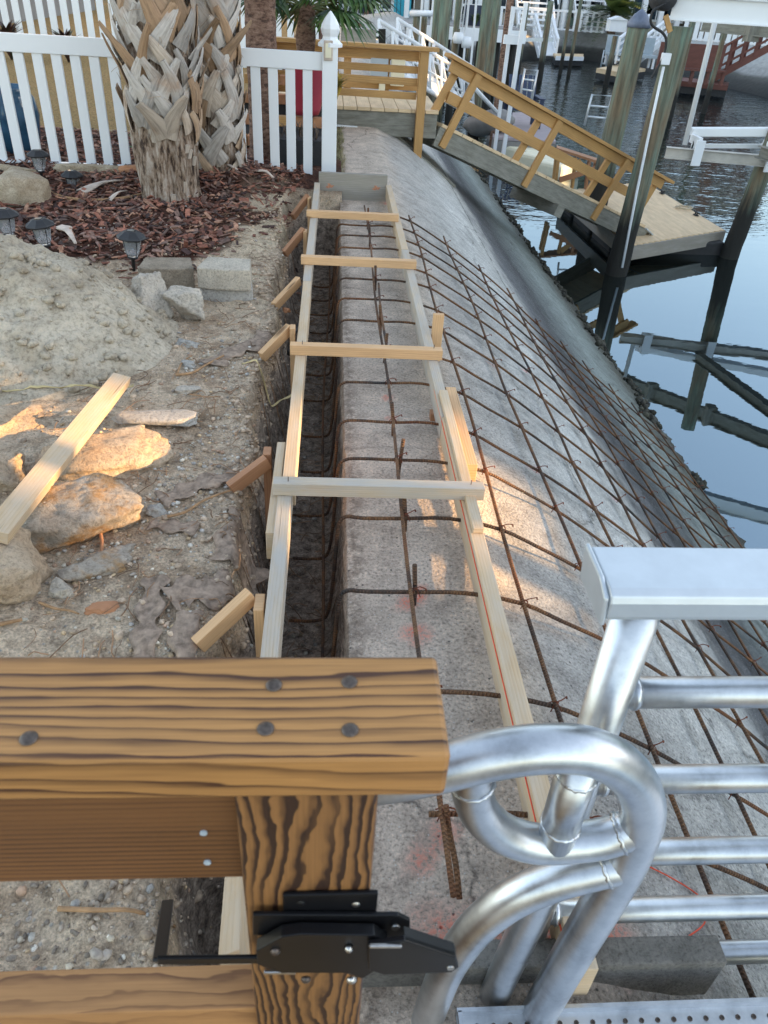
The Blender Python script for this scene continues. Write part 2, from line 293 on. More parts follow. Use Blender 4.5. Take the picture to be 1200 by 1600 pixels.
def m_glass():
    m, nt, b = mat('clear_plastic'); b.inputs['Base Color'].default_value = (.9, .92, .95, 1); b.inputs['Roughness'].default_value = .08
    b.inputs['Transmission Weight'].default_value = .85; b.inputs['IOR'].default_value = 1.2; return m
M['glass'] = m_glass()
M['panel'] = plain('solar_cell', (.05, .045, .035), .15, .3, .3, 30)
M['fabric'] = plain('landscape_fabric', (.30, .225, .17), .95, 0, .45, 45, .5, .1)
M['root'] = plain('dry_root', (.34, .20, .10), .85, 0, .4, 30, .4)
M['shard'] = plain('dry_frond_sheath', (.52, .43, .36), .8, 0, .3, 12, .3)
M['straw'] = plain('straw_leaf', (.50, .40, .20), .7, 0, .3, 10, .2)
M['rope'] = plain('pale_rope', (.5, .42, .3), .9, 0, .2, 30)
# ---------------------------------------------------------------- mesh builder
class MB:
    def __init__(s):
        s.bm = bmesh.new(); s.uv = s.bm.loops.layers.uv.new('UVMap'); s.cl = None
    def face(s, vs, uvs=None, col=None, smooth=False):
        try: f = s.bm.faces.new(vs)
        except ValueError: return None
        f.smooth = smooth
        if uvs:
            for l, u in zip(f.loops, uvs): l[s.uv].uv = u
        if col is not None:
            if s.cl is None: s.cl = s.bm.loops.layers.float_color.new('Col')
            for l in f.loops: l[s.cl] = (col[0], col[1], col[2], col[3] if len(col) > 3 else 1)
        return f
    def V(s, p): return s.bm.verts.new(p)
    def box(s, c, d, ax=None, col=None):
        """c centre, d full sizes along axes ax (3 unit vectors)"""
        c = Vector(c); ax = ax or (Vector((1, 0, 0)), Vector((0, 1, 0)), Vector((0, 0, 1)))
        vs = {}
        for i in (0, 1):
            for j in (0, 1):
                for k in (0, 1):
                    vs[i, j, k] = s.V(c+ax[0]*d[0]*(i-.5)+ax[1]*d[1]*(j-.5)+ax[2]*d[2]*(k-.5))
        la = max(range(3), key=lambda q: d[q]); off = random.uniform(0, 7)
        fs = [((0,0,0),(0,0,1),(0,1,1),(0,1,0)), ((1,0,0),(1,1,0),(1,1,1),(1,0,1)), ((0,0,0),(1,0,0),(1,0,1),(0,0,1)), ((0,1,0),(0,1,1),(1,1,1),(1,1,0)), ((0,0,0),(0,1,0),(1,1,0),(1,0,0)), ((0,0,1),(1,0,1),(1,1,1),(0,1,1))]
        for n, q in enumerate(fs):
            fa = n//2; o = [a for a in range(3) if a != fa]
            ua = la if la in o else o[0]; va = [a for a in o if a != ua][0]
            s.face([vs[t] for t in q], [((t[ua]-.5)*d[ua]+off, (t[va]-.5)*d[va]+off*1.7+n*.37) for t in q], col)
        return s
    def beam(s, p0, p1, w, h, up=(0, 0, 1), col=None):
        p0 = Vector(p0); p1 = Vector(p1); x = (p1-p0); l = x.length; x.normalize(); up = Vector(up)
        y = up.cross(x); y.normalize(); z = x.cross(y)
        return s.box((p0+p1)/2, (l, w, h), (x, y, z), col)
    def tube(s, pts, r, seg=8, cap=True, smooth=True, sub=1, col=None):
        pts = [Vector(p) for p in pts]
        if sub > 1: pts = cat(pts, sub)
        rs = r if isinstance(r, (list, tuple)) else [r]*len(pts)
        if len(rs) != len(pts): rs = [rs[min(len(rs)-1, int(i*(len(rs)-1)/(len(pts)-1)+.5))] for i in range(len(pts))]
        rings = []; u = 0; us = []; nrm = None
        for i, p in enumerate(pts):
            t = (pts[min(i+1, len(pts)-1)]-pts[max(i-1, 0)]); t.normalize()
            if nrm is None:
                nrm = Vector((0, 0, 1)) if abs(t.z) < .9 else Vector((1, 0, 0))
            nrm = (nrm-t*nrm.dot(t)); nrm.normalize(); bn = t.cross(nrm)
            if i: u += (p-pts[i-1]).length
            us.append(u)
            rings.append([s.V(p+(nrm*math.cos(2*PI*k/seg)+bn*math.sin(2*PI*k/seg))*rs[i]) for k in range(seg)])
        pr = 2*PI*rs[0]/seg
        for i in range(len(rings)-1):
            for k in range(seg):
                k2 = (k+1) % seg
                s.face([rings[i][k], rings[i][k2], rings[i+1][k2], rings[i+1][k]], [(us[i], k*pr), (us[i], (k+1)*pr), (us[i+1], (k+1)*pr), (us[i+1], k*pr)], col, smooth)
        if cap:
            s.face(rings[0][::-1], None, col); s.face(rings[-1], None, col)
        return s
    def lathe(s, prof, c, seg=16, smooth=True, ax=None, col=None):
        """prof: list of (radius, height) from bottom to top about the z axis at c"""
        c = Vector(c); X, Yv, Zv = ax or (Vector((1, 0, 0)), Vector((0, 1, 0)), Vector((0, 0, 1))); rings = []
        for r, h in prof: rings.append([s.V(c+Zv*h+(X*math.cos(2*PI*k/seg)+Yv*math.sin(2*PI*k/seg))*max(r, 1e-4)) for k in range(seg)])
        for i in range(len(rings)-1):
            for k in range(seg):
                k2 = (k+1) % seg
                s.face([rings[i][k], rings[i][k2], rings[i+1][k2], rings[i+1][k]], [(prof[i][1], k/seg*.3), (prof[i][1], (k+1)/seg*.3), (prof[i+1][1], (k+1)/seg*.3), (prof[i+1][1], k/seg*.3)], col, smooth)
        s.face(rings[0][::-1], None, col); s.face(rings[-1], None, col); return s
    def prism(s, poly, d, col=None):
        """poly: coplanar points, extruded by vector d"""
        a = [s.V(p) for p in poly]; d = Vector(d); b = [s.V(Vector(p)+d) for p in poly]; n = len(a)
        o = random.uniform(0, 5); uv = lambda v: (v.co.x+o, v.co.y+v.co.z)
        s.face(a[::-1], [uv(v) for v in a[::-1]], col); s.face(b, [uv(v) for v in b], col)
        for i in range(n):
            q = [a[i], a[(i+1) % n], b[(i+1) % n], b[i]]; s.face(q, [uv(v) for v in q], col)
        return s
    def build(s, name, m, parent=None, bevel=0, smooth_all=False, origin=None):
        bmesh.ops.recalc_face_normals(s.bm, faces=s.bm.faces) if not getattr(s, 'open', False) else None
        me = bpy.data.meshes.new(name)
        if parent is not None: off = Vector(parent['_o'])
        elif origin is not None: off = Vector(origin)
        else: off = Vector((0, 0, 0))
        if off.length: bmesh.ops.translate(s.bm, verts=s.bm.verts, vec=-off)
        s.bm.to_mesh(me); s.bm.free(); me.materials.append(M[m] if isinstance(m, str) else m)
        if smooth_all:
            for p in me.polygons: p.use_smooth = True
        o = bpy.data.objects.new(name, me); C.objects.link(o)
        if parent is not None: o.parent = parent; o['_o'] = tuple(parent['_o'])
        else: o.location = off; o['_o'] = tuple(off)
        if bevel:
            b = o.modifiers.new('bevel', 'BEVEL'); b.width = bevel; b.segments = 2; b.limit_method = 'ANGLE'; b.harden_normals = False
        return o
def cat(p, n):
    out = []
    for i in range(len(p)-1):
        a = p[max(i-1, 0)]; b = p[i]; c = p[i+1]; d = p[min(i+2, len(p)-1)]
        for k in range(n):
            t = k/n; out.append(.5*((2*b)+(c-a)*t+(2*a-5*b+4*c-d)*t*t+(3*b-a-3*c+d)*t**3))
    out.append(p[-1]); return out
def tag(o, label=None, cat_=None, group=None, kind=None):
    if label: o['label'] = label
    if cat_: o['category'] = cat_
    if group: o['group'] = group
    if kind: o['kind'] = kind
    return o
def thing(name, label, cat_, loc, group=None):
    o = bpy.data.objects.new(name, None); C.objects.link(o); o.location = loc; o.empty_display_size = .05; o['_o'] = tuple(loc)
    return tag(o, label, cat_, group)
def fbm(x, y, z=0, oct=4, s=1.):
    v = 0; a = 1
    for _ in range(oct):
        v += a*noise.noise(Vector((x*s, y*s, z))); s *= 2.1; a *= .5
    return v
def sstep(a, b, x):
    t = max(0, min(1, (x-a)/(b-a))); return t*t*(3-2*t)
PR = [(.05, 0), (.40, 0), (.46, -.008), (.52, -.035), (.6, -.066), (.75, -.138), (.97, -.285), (1.23, -.475), (1.4, -.62), (1.8, -.935), (2.3, -1.31), (2.75, -1.63), (3.3, -2.0), (5, -2.9)]
def zs(x):
    if x <= PR[0][0]: return PR[0][1]
    for (a, za), (b, zb) in zip(PR, PR[1:]):
        if x <= b: return za+(zb-za)*(x-a)/(b-a)
    return PR[-1][1]
_PD = cat([Vector((a, b, 0)) for a, b in PR], 12)
def zs(x):
    if x <= _PD[0].x: return 0.
    for a, b in zip(_PD, _PD[1:]):
        if x <= b.x: return a.y+(b.y-a.y)*(x-a.x)/(b.x-a.x+1e-9)
    return PR[-1][1]
# ================================================================ SETTING
# yard ground: one sheet, fine near the trench, coarse to the horizon; trench on its right
def gh(x, y):
    e = -.235+.05*fbm(3.1, y*1.7, 0, 3)+.03*fbm(7, y*6, 0, 3)-.05*sstep(3.5, 5, y)
    m = sstep(3.75, 4.3, y-.35*fbm(x, y, 3, 2)-.6*sstep(-.9, -.3, x))
    z = .012*fbm(x, y, 0, 4, 2.2)+.014*fbm(x, y, 5, 4, 7)+.006*fbm(x, y, 9, 2, 25)
    z += .035*sstep(-.9, -.35, x)*sstep(.3, 1.5, y)*(1-sstep(4.6, 5.8, y))*(.5+.5*fbm(1, y, 4, 2, 1.5))
    z += m*.05+.10*math.exp(-((x+.75)**2/.25+(y-6.0)**2/.12))*(1 if y < 6.6 else .5)
    if y > 6.7: z *= max(0, 1-(y-6.7)*2)
    if x > -.5 and y < 5.75:
        t = sstep(e-.05, e+.05+.03*fbm(x*3, y*3, 2), x)
        endf = 1-sstep(5.6, 5.72, y)
        z = z*(1-t*endf)+t*endf*(-.40+.03*fbm(x, y, 1, 3, 4)+.10*sstep(0.0, .06, x))
        if -.02 < z+.4 < .02: z += .012*fbm(x, y, 6, 3, 14)
    return z, e, m
g = MB(); xs = [-300, -60, -20, -10, -6, -4.5, -3.6]+[-3.0+.1*i for i in range(12)]+[-1.8+.03*i for i in range(33)]+[-.81+.015*i for i in range(60)]
xs = [v for v in xs if v < .058]+[.065]; ys = [-60, -12, -4, -1.5, -.6]+[-.2+.05*i for i in range(8)]+[.2+.02*i for i in range(215)]+[4.5+.04*i for i in range(58)]+[6.8+.1*i for i in range(14)]+[8.3, 9, 10, 12, 15, 18, 22, 26, 30, 36, 44]
ys = sorted(set(round(v, 4) for v in ys)); grid = {}
gc = {}
for i, x in enumerate(xs):
    for j, y in enumerate(ys):
        z, e, m = gh(x, y); grid[i, j] = g.V((x, y, z))
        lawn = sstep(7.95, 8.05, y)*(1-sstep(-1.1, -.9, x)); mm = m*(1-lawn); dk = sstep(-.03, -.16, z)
        edge = 1-.7*sstep(-.42, -.3, x)*(1-sstep(5.6, 6, y))
        sand = .85*sstep(-.75, -.30, x)*sstep(3.2, 3.8, y)*(1-sstep(5.3, 6.1, y))*sstep(-.1, .15, fbm(x, y, 8, 3, 2.5)+.12)
        gc[i, j] = (mm*edge if sand < .3 else mm*edge*.4, dk, lawn, 1-sand*(1-dk))
for i in range(len(xs)-1):
    for j in range(len(ys)-1):
        f = g.face([grid[i, j], grid[i+1, j], grid[i+1, j+1], grid[i, j+1]], smooth=True, col=(0, 0, 0, 1))
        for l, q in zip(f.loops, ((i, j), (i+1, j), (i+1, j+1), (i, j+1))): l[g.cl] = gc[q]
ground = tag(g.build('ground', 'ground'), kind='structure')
# concrete seawall: flat cap, vertical trench face, curved revetment down into the water
PAINT = [(Z(655, 925), .02), (Z(690, 1300), .028), (Z(640, 940), .03), (Z(650, 990), .03), (Z(690, 1462), .05), (Z(760, 1465), .045), (Z(850, 1465), .04), (Z(660, 1340), .025), (Z(960, 1465), .05), (Z(605, 622), .02), (Z(612, 655), .02)]
PAINT = [(p.x, p.y, r) for p, r in PAINT]+[(.77, 2.38, .018), (1.02, 2.40, .018), (.77, 3.3, .02), (1.02, 3.62, .02), (1.26, 2.72, .018), (1.02, 2.1, .03), (.72, .98, .03), (.4, 5.72, .05)]
w = MB(); w.cl = None
prof = [(.052, -1.0), (.050, -.55), (.048, -.38), (.052, -.30), (.049, -.22), (.052, -.15), (.049, -.08), (.051, -.03), (.0515, -.008), (.055, -.001)]
nx = len(prof); px_ = prof+[(x, None) for x in [.075+.02*i for i in range(26)]+[.60+.03*i for i in range(45)]+[1.97+.07*i for i in range(20)]+[3.6, 4.2, 5]]
yw = [-4, -1, 0]+[.3+.025*i for i in range(230)]+[6.06+.06*i for i in range(55)]+[9.4+.25*i for i in range(24)]+[16, 18, 21, 25, 30, 36, 41]
yw = sorted(set(round(v, 4) for v in yw)); gr = {}; gc = {}
for i, (x, z) in enumerate(px_):
    for j, y in enumerate(yw):
        xx = x; zz = zs(x) if z is None else z
        if z is not None:
            xx = x+(.010*fbm(y, z*3, 2, 3, 8)+.008*fbm(y, z, 5, 2, 30) if z < -.01 else .006*fbm(y, 0, 2, 3, 12))-.02*sstep(-.2, -.4, z)
            if z > -.1: zz += .004*fbm(y, 0, 7, 3, 20)-.004
        else:
            zz += .004*fbm(x, y, 2, 3, 2.5)+.0016*fbm(x, y, 4, 2, 22)
            if x > 2.2: zz += .035*fbm(x, y, 8, 3, 7)*sstep(2.2, 2.8, x)
        if y > 26: xx = xx+(y-26)**2*.01
        r = 0
        if z is None:
            for a, b_, rr in PAINT:
                d = math.hypot(x-a, y-b_)/rr
                if d < 1.6: r = max(r, 1-sstep(.4, 1.6, d+.6*fbm(x, y, 3, 3, 30)))
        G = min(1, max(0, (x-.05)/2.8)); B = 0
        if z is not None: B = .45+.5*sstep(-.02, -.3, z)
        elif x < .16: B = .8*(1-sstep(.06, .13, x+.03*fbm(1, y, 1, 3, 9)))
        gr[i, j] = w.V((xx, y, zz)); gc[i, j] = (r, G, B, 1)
for i in range(len(px_)-1):
    for j in range(len(yw)-1):
        f = w.face([gr[i, j], gr[i+1, j], gr[i+1, j+1], gr[i, j+1]], smooth=not (nx-4 <= i <= nx), col=(0, 0, 0, 1))
        for l, q in zip(f.loops, ((i, j), (i+1, j), (i+1, j+1), (i, j+1))): l[w.cl] = gc[q]
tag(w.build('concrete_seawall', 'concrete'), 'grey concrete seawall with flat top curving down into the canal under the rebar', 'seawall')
# water
w = MB(); w.face([w.V((1.5, -80, WL)), w.V((120, -80, WL)), w.V((120, 60, WL)), w.V((-40, 60, WL)), w.V((-40, 32, WL)), w.V((1.5, 32, WL))])
tag(w.build('canal_water', 'water'), kind='structure')
# far bank: shoreline with sloping concrete and flat land behind it
SH = [(-60, 37), (-2, 38), (2, 39.5), (5, 41), (9.1, 42.4), (12.4, 45), (13.6, 42), (14.8, 39), (16.0, 34), (16.4, 30), (17.2, 22), (18.5, 12), (20, 0), (22, -30), (25, -80)]
sh = cat([Vector((a, b, 0)) for a, b in SH], 5); bk = MB(); rows = []
for i, p in enumerate(sh):
    t = (sh[min(i+1, len(sh)-1)]-sh[max(0, i-1)]).normalized(); n = Vector((-t.y, t.x, 0))
    if n.y < 0 and abs(n.y) > abs(n.x): n = -n
    if abs(n.x) >= abs(n.y) and n.x < 0: n = -n
    row = [bk.V((p.x+n.x*o, p.y+n.y*o, z)) for o, z in ((-1.2, -2.6), (0, WL+.02), (.5, -1.3), (1.1, -.85), (1.7, -.52), (2.1, -.45), (2.3, -.45))]
    out = (p-Vector((4, 20, 0))).normalized(); row.append(bk.V((p.x+n.x*2.3+out.x*300, p.y+n.y*2.3+out.y*300, -.42))); rows.append(row)
for a, b_ in zip(rows, rows[1:]):
    for k in range(len(a)-1): bk.face([a[k], a[k+1], b_[k+1], b_[k]], smooth=k < 5)
tag(bk.build('far_bank', 'bank'), kind='structure')
# ================================================================ LOOSE GROUND STUFF
def blob(mb, c, d, seed, sub=1, col=None, rough=.25):
    rnd = random.Random(seed); t = bmesh.new(); bmesh.ops.create_icosphere(t, subdivisions=sub, radius=1.)
    R = Matrix.Rotation(rnd.uniform(0, 6.3), 3, 'Z') @ Matrix.Rotation(rnd.uniform(-.5, .5), 3, 'X'); vm = {}
    for v in t.verts:
        p = v.co.copy(); p *= 1+rough*noise.noise(p*1.3+Vector((seed*3.7, 0, 0))); p = R @ Vector((p.x*d[0], p.y*d[1], p.z*d[2])); vm[v] = mb.V(Vector(c)+p)
    for f in t.faces: mb.face([vm[v] for v in f.verts], col=col, smooth=True)
    t.free()
PC = [(.56, .50, .40), (.50, .43, .33), (.55, .40, .24), (.68, .63, .54), (.36, .31, .26), (.50, .33, .22), (.44, .41, .37)]
pb = MB(); rnd = random.Random(3); k = 0
CL = [(-.42, 1.75, .10), (-.38, 1.95, .10), (-.45, 1.45, .12), (-.36, 1.35, .07), (-.33, 2.4, .10), (-.40, 2.75, .12), (-.45, 3.0, .10), (-.6, .75, .25), (-.3, .7, .2), (-.35, 2.15, .08), (-.62, 1.6, .05), (-.5, 2.05, .1)]
while k < 2600:
    if rnd.random() < .5:
        a = rnd.choice(CL); x = rnd.gauss(a[0], a[2]); y = rnd.gauss(a[1], a[2]*1.2)
    elif rnd.random() < .45: x = rnd.uniform(-.2, .04); y = rnd.uniform(.6, 4.2)
    else: x = rnd.uniform(-1.5, -.25); y = rnd.uniform(.3, 5.2)
    if x > .04: continue
    z = gh(x, y)[0]; s = rnd.choice((.0028, .0035, .0035, .0045, .006, .009))*(1.15 if y < 1.1 else .85)
    if y > 2.6: s *= 1.15
    c = rnd.choice(PC); f_ = rnd.uniform(.7, 1.15)*(.6 if z < -.2 else 1); blob(pb, (x, y, z+s*.35), (s*rnd.uniform(.9, 1.5), s, s*rnd.uniform(.5, .8)), k, 1, tuple(v*f_ for v in c)); k += 1
tag(pb.build('pebbles', 'bits'), kind='stuff', label='scattered pale pebbles and shell grit on the dug-up soil', cat_='pebbles')
mc = MB(); k = 0
MCc = [(.19, .07, .042), (.12, .045, .03), (.28, .11, .068), (.045, .02, .016), (.24, .14, .105), (.36, .19, .12), (.14, .085, .065)]
while k < 8200:
    x = rnd.uniform(-3.1, -.22); y = rnd.uniform(3.6, 7.95)
    if y > 6.3 and x > -1.0 and rnd.random() < .5: continue
    if x < -2.2 and rnd.random() < .4: continue
    z, e, m = gh(x, y)
    if rnd.random() > m*(1-.85*sstep(-.7, -.4, x)*(1-sstep(5.2, 6, y))): continue
    if (x+1.5)**2/.7+(y-3.35)**2/.35 < 1: continue
    l = rnd.choice((rnd.uniform(.008, .03), rnd.uniform(.02, .075), rnd.uniform(.03, .10))); w_ = min(l*.7, rnd.uniform(.006, .030)); a = rnd.uniform(0, PI); ti = rnd.gauss(0, .35)
    X = Vector((math.cos(a)*math.cos(ti), math.sin(a)*math.cos(ti), math.sin(ti))); Yv = Vector((-math.sin(a), math.cos(a), rnd.gauss(0, .3))).normalized(); Zv = X.cross(Yv).normalized()
    c = rnd.choice(MCc); f_ = rnd.uniform(.6, 1.35); mc.box((x, y, z+rnd.uniform(.002, .02)), (l, w_, rnd.uniform(.003, .008)), (X, Yv, Zv), tuple(v*f_ for v in c)); k += 1
tag(mc.build('mulch_chips', 'bits'), kind='stuff', label='reddish brown bark mulch chips under the palms', cat_='mulch')
# dirt clods and root litter along the dug edge
dc = MB()
for k in range(4200):
    if k % 2: x = rnd.uniform(-1.5, -.2); y = rnd.uniform(.4, 4.4)
    else: y = rnd.uniform(.7, 5.4); x = gh(-.3, y)[1]-abs(rnd.gauss(0, .07))
    s = rnd.choice((.002, .003, .004, .006, .010))*rnd.uniform(.7, 1.2); z = gh(x, y)[0]; f_ = rnd.uniform(.6, 1.25); blob(dc, (x, y, z+s*.2), (s*1.2, s, s*.7), k+9000, 1, (.50*f_, .38*f_, .27*f_), .6)
for k in range(2600):
    x = rnd.uniform(-1.0, -.2); y = rnd.uniform(.4, 1.15); s = rnd.choice((.0015, .002, .003, .005)); z = gh(x, y)[0]; f_ = rnd.uniform(.4, 1.3); blob(dc, (x, y, z+s*.2), (s*1.4, s, s*.8), k+19000, 1, (.44*f_, .36*f_, .28*f_), .7)
for k in range(800):
    y = rnd.uniform(.8, 5.2); x = -.35+rnd.gauss(0, .35) if rnd.random() < .75 else rnd.uniform(-.2, .03)
    if x > .03 or x < -1.6: continue
    z = gh(x, y)[0]+.006; a = rnd.uniform(0, 2*PI); l = rnd.uniform(.03, .13); p = [Vector((x, y, z))]
    for q in range(3):
        a += rnd.gauss(0, .5); n_ = p[-1]+Vector((math.cos(a), math.sin(a), 0))*l/3
        n_.x = min(n_.x, .03); n_.z = gh(n_.x, n_.y)[0]+.006+rnd.uniform(0, .012); p.append(n_)
    f_ = rnd.uniform(.4, 1.2); dc.tube(p, rnd.uniform(.0007, .002), 4, False, True, 2, col=(.34*f_, .20*f_, .11*f_))
tag(dc.build('soil_clods', 'bits'), kind='stuff', label='crumbled soil clods and fine root litter along the trench', cat_='soil')
# grass strip by the fence post
gs = MB()
for k in range(1500):
    y = rnd.uniform(6.35, 8.8); x = rnd.uniform(-.02, .09)+.03*fbm(y, 0, 0, 2, 3); h = rnd.uniform(.015, .05); a = rnd.uniform(0, 6.3); s = rnd.uniform(.002, .004)
    d = Vector((math.cos(a), math.sin(a), 0)); l = Vector((rnd.gauss(0, .02), rnd.gauss(0, .02), h)); p = Vector((x, y, -.005)); c = rnd.choice([(.30, .26, .12), (.18, .2, .07), (.36, .30, .17), (.22, .19, .1)])
    gs.open = True; gs.face([gs.V(p-d*s), gs.V(p+d*s), gs.V(p+l)], col=c)
tag(gs.build('grass_strip', 'leafcol'), kind='stuff', label='thin strip of dry grass between white post and concrete', cat_='grass')
# oysters on the waterline
oy = MB()
for k in range(1500):
    y = 3.2+rnd.random()**1.4*16; x = 2.74+rnd.gauss(0, .045)+.10*fbm(1, y, 0, 3, 1.2); s = rnd.choice((.008, .012, .016, .024, .035)); f_ = rnd.uniform(.4, 1.8)
    if fbm(2, y, 0, 3, .9) < -.12: continue
    blob(oy, (x, y, zs(x)+rnd.uniform(0, .025)), (s, s*.8, s*rnd.uniform(.6, 1.3)), k, 1, (.035*f_, .033*f_, .022*f_), .9)
tag(oy.build('oyster_growth', 'bits'), kind='stuff', label='dark oyster clusters along the waterline of the seawall', cat_='oysters')
# ================================================================ ROCKS, SAND PILE, PAVERS
def rock(name, label, cat_, c, d, seed, m, group=None, npt=16, rz=0, tilt=0, amp=.075):
    rd = random.Random(seed); t = bmesh.new()
    for i in range(npt):
        v = Vector((rd.gauss(0, 1), rd.gauss(0, 1), rd.gauss(0, 1))).normalized(); v = Vector([math.copysign(abs(q)**.6, q) for q in v])*rd.uniform(.85, 1.05); t.verts.new(v)
    bmesh.ops.convex_hull(t, input=t.verts)
    for v in [v for v in t.verts if not v.link_faces]: t.verts.remove(v)
    bmesh.ops.triangulate(t, faces=t.faces)
    for q in range(4): bmesh.ops.subdivide_edges(t, edges=[e for e in t.edges if e.calc_length() > .16], cuts=1, use_grid_fill=False); bmesh.ops.triangulate(t, faces=t.faces)
    for q in range(2): bmesh.ops.smooth_vert(t, verts=t.verts, factor=.5, use_axis_x=True, use_axis_y=True, use_axis_z=True)
    t.normal_update(); R = Matrix.Rotation(rz, 3, 'Z') @ Matrix.Rotation(tilt, 3, 'X')
    mb = MB(); vm = {}
    for v in t.verts:
        p = v.co+v.normal*(amp*1.6*noise.noise(v.co*2.2+Vector((seed, 0, 0)))+amp*noise.noise(v.co*6+Vector((seed, 0, 0)))+amp*.5*noise.noise(v.co*15))
        vm[v] = mb.V(Vector(c)+R @ Vector((p.x*d[0]/2, p.y*d[1]/2, p.z*d[2]/2)))
    for f in t.faces: mb.face([vm[v] for v in f.verts], smooth=True)
    t.free(); return tag(mb.build(name, m, origin=(c[0], c[1], c[2]-d[2]/2)), label, cat_, group)
GR = 'broken concrete chunks on the dug soil'
rock('concrete_chunk', 'large grey and rust-brown concrete chunk just right of the loose board', 'rock', (-.70, 1.77, .05), (.38, .24, .20), 11, 'rubble', GR, 15, .25, .15)
rock('concrete_chunk', 'rounded tan concrete chunk at the left edge below the loose board, lit by the sun', 'rock', (-.86, 1.50, .06), (.30, .26, .24), 5, 'rubble_tan', GR, 14, .3)
rock('concrete_chunk', 'flat tan slab of concrete lying under the middle of the loose board', 'rock', (-.72, 2.12, .03), (.46, .26, .12), 23, 'rubble_tan', GR, 14, .35, .1)
rock('concrete_chunk', 'dark concrete piece tucked under the big rust-brown chunk', 'rock', (-.62, 1.60, .0), (.26, .14, .10), 31, 'rubble', GR, 13, .3)
rock('concrete_chunk', 'fist-sized pale white stone beside the rounded tan chunk', 'rock', (-.665, 1.495, .02), (.075, .075, .06), 41, 'rubble_pale', GR)
rock('concrete_chunk', 'long thin grey slab of concrete at the foot of the sand pile', 'slab', (-.60, 2.36, .045), (.30, .10, .045), 52, 'slabgrey', GR, 18, .02, .05, .03)
rock('concrete_chunk', 'tall pale angular concrete chunk leaning in front of the pavers', 'rock', (-.80, 3.40, .09), (.17, .20, .25), 61, 'rubble_pale', GR, 12, .5, -.3)
rock('concrete_chunk', 'wide pale white concrete chunk lying below the pavers', 'rock', (-.655, 3.36, .06), (.24, .19, .18), 71, 'rubble_pale', GR, 13, -.2)
rock('concrete_chunk', 'low grey concrete chunk between the sand pile and the pale chunks', 'rock', (-.93, 3.48, .04), (.20, .16, .11), 83, 'rubble', GR, 14, .4)
rock('concrete_chunk', 'small flat grey flake of concrete below the pale chunks', 'rock', (-.60, 3.06, .02), (.11, .07, .035), 91, 'slabgrey', GR)
rock('concrete_chunk', 'pointed grey flake of concrete at the lower right of the sand pile', 'rock', (-.58, 2.85, .02), (.14, .06, .04), 97, 'slabgrey', GR, 12, -.5)
rock('concrete_chunk', 'small white flat stone right of the sand pile below the roots', 'rock', (-.53, 2.62, .02), (.11, .06, .03), 101, 'rubble_pale', GR)
rock('concrete_chunk', 'sunlit crumbly lump at the left edge above the loose board end', 'rock', (-1.02, 2.02, .02), (.20, .22, .12), 111, 'rubble_tan', GR, 16, 0, 0, .10)
rock('concrete_chunk', 'broad low hump of packed rubble at the left edge beneath the sand pile', 'rock', (-1.22, 2.32, .0), (.60, .42, .20), 121, 'rubble_tan', GR, 18, .2, 0, .10)
rock('concrete_chunk', 'small grey stone at the right tip of the rust-brown chunk', 'rock', (-.50, 1.83, .02), (.07, .05, .05), 131, 'slabgrey', GR)
rock('garden_boulder', 'smooth tan boulder in the mulch at the left edge behind the solar lights', 'boulder', (-1.98, 5.15, .10), (.42, .38, .28), 140, 'paver', None, 26, 0, 0, .03)
rock('garden_stone', 'tan edging stone lying at the base of the left white fence', 'stone', (-1.72, 6.02, .05), (.62, .14, .13), 150, 'paver', 'stone edging by the fence', 16, .08)
rock('garden_stone', 'short edging stone beside the nearer palm trunk at the fence', 'stone', (-2.25, 5.92, .05), (.40, .14, .12), 153, 'paver', 'stone edging by the fence', 16, -.05)
rock('bark_lump', 'red-brown bark lump in the mulch left of the nearer palm', 'bark piece', (-1.42, 6.00, .07), (.30, .16, .10), 160, 'terracotta')
def paver(c, d, rz, label, m='paver'):
    mb = MB(); X = Vector((math.cos(rz), math.sin(rz), 0)); Yv = Vector((-math.sin(rz), math.cos(rz), 0))
    n = 7; pts = [Vector(c)+X*(d[0]*(i/n-.5))+Yv*(-d[1]/2-.015*math.sin(PI*i/n)) for i in range(n+1)]+[Vector(c)+X*d[0]*.42+Yv*d[1]/2, Vector(c)-X*d[0]*.42+Yv*d[1]/2]
    mb.prism([p-Vector((0, 0, d[2]/2)) for p in pts], (0, 0, d[2]))
    o = mb.build('wall_block', m, origin=(c[0], c[1], c[2]-d[2]/2), bevel=.006); tag(o, label, 'paver', 'retaining wall blocks beside the sand pile')
paver((-.80, 3.76, .07), (.26, .17, .13), .10, 'tan retaining block standing directly left of its neighbour above the pale chunks', 'paver_dark')
paver((-.50, 3.66, .125), (.25, .17, .10), -.05, 'upper grey-faced retaining block stacked on another right of the pale chunks', 'paver_pale')
paver((-.50, 3.68, .03), (.25, .17, .09), .02, 'lower retaining block half buried under the upper grey-faced one', 'slabgrey')
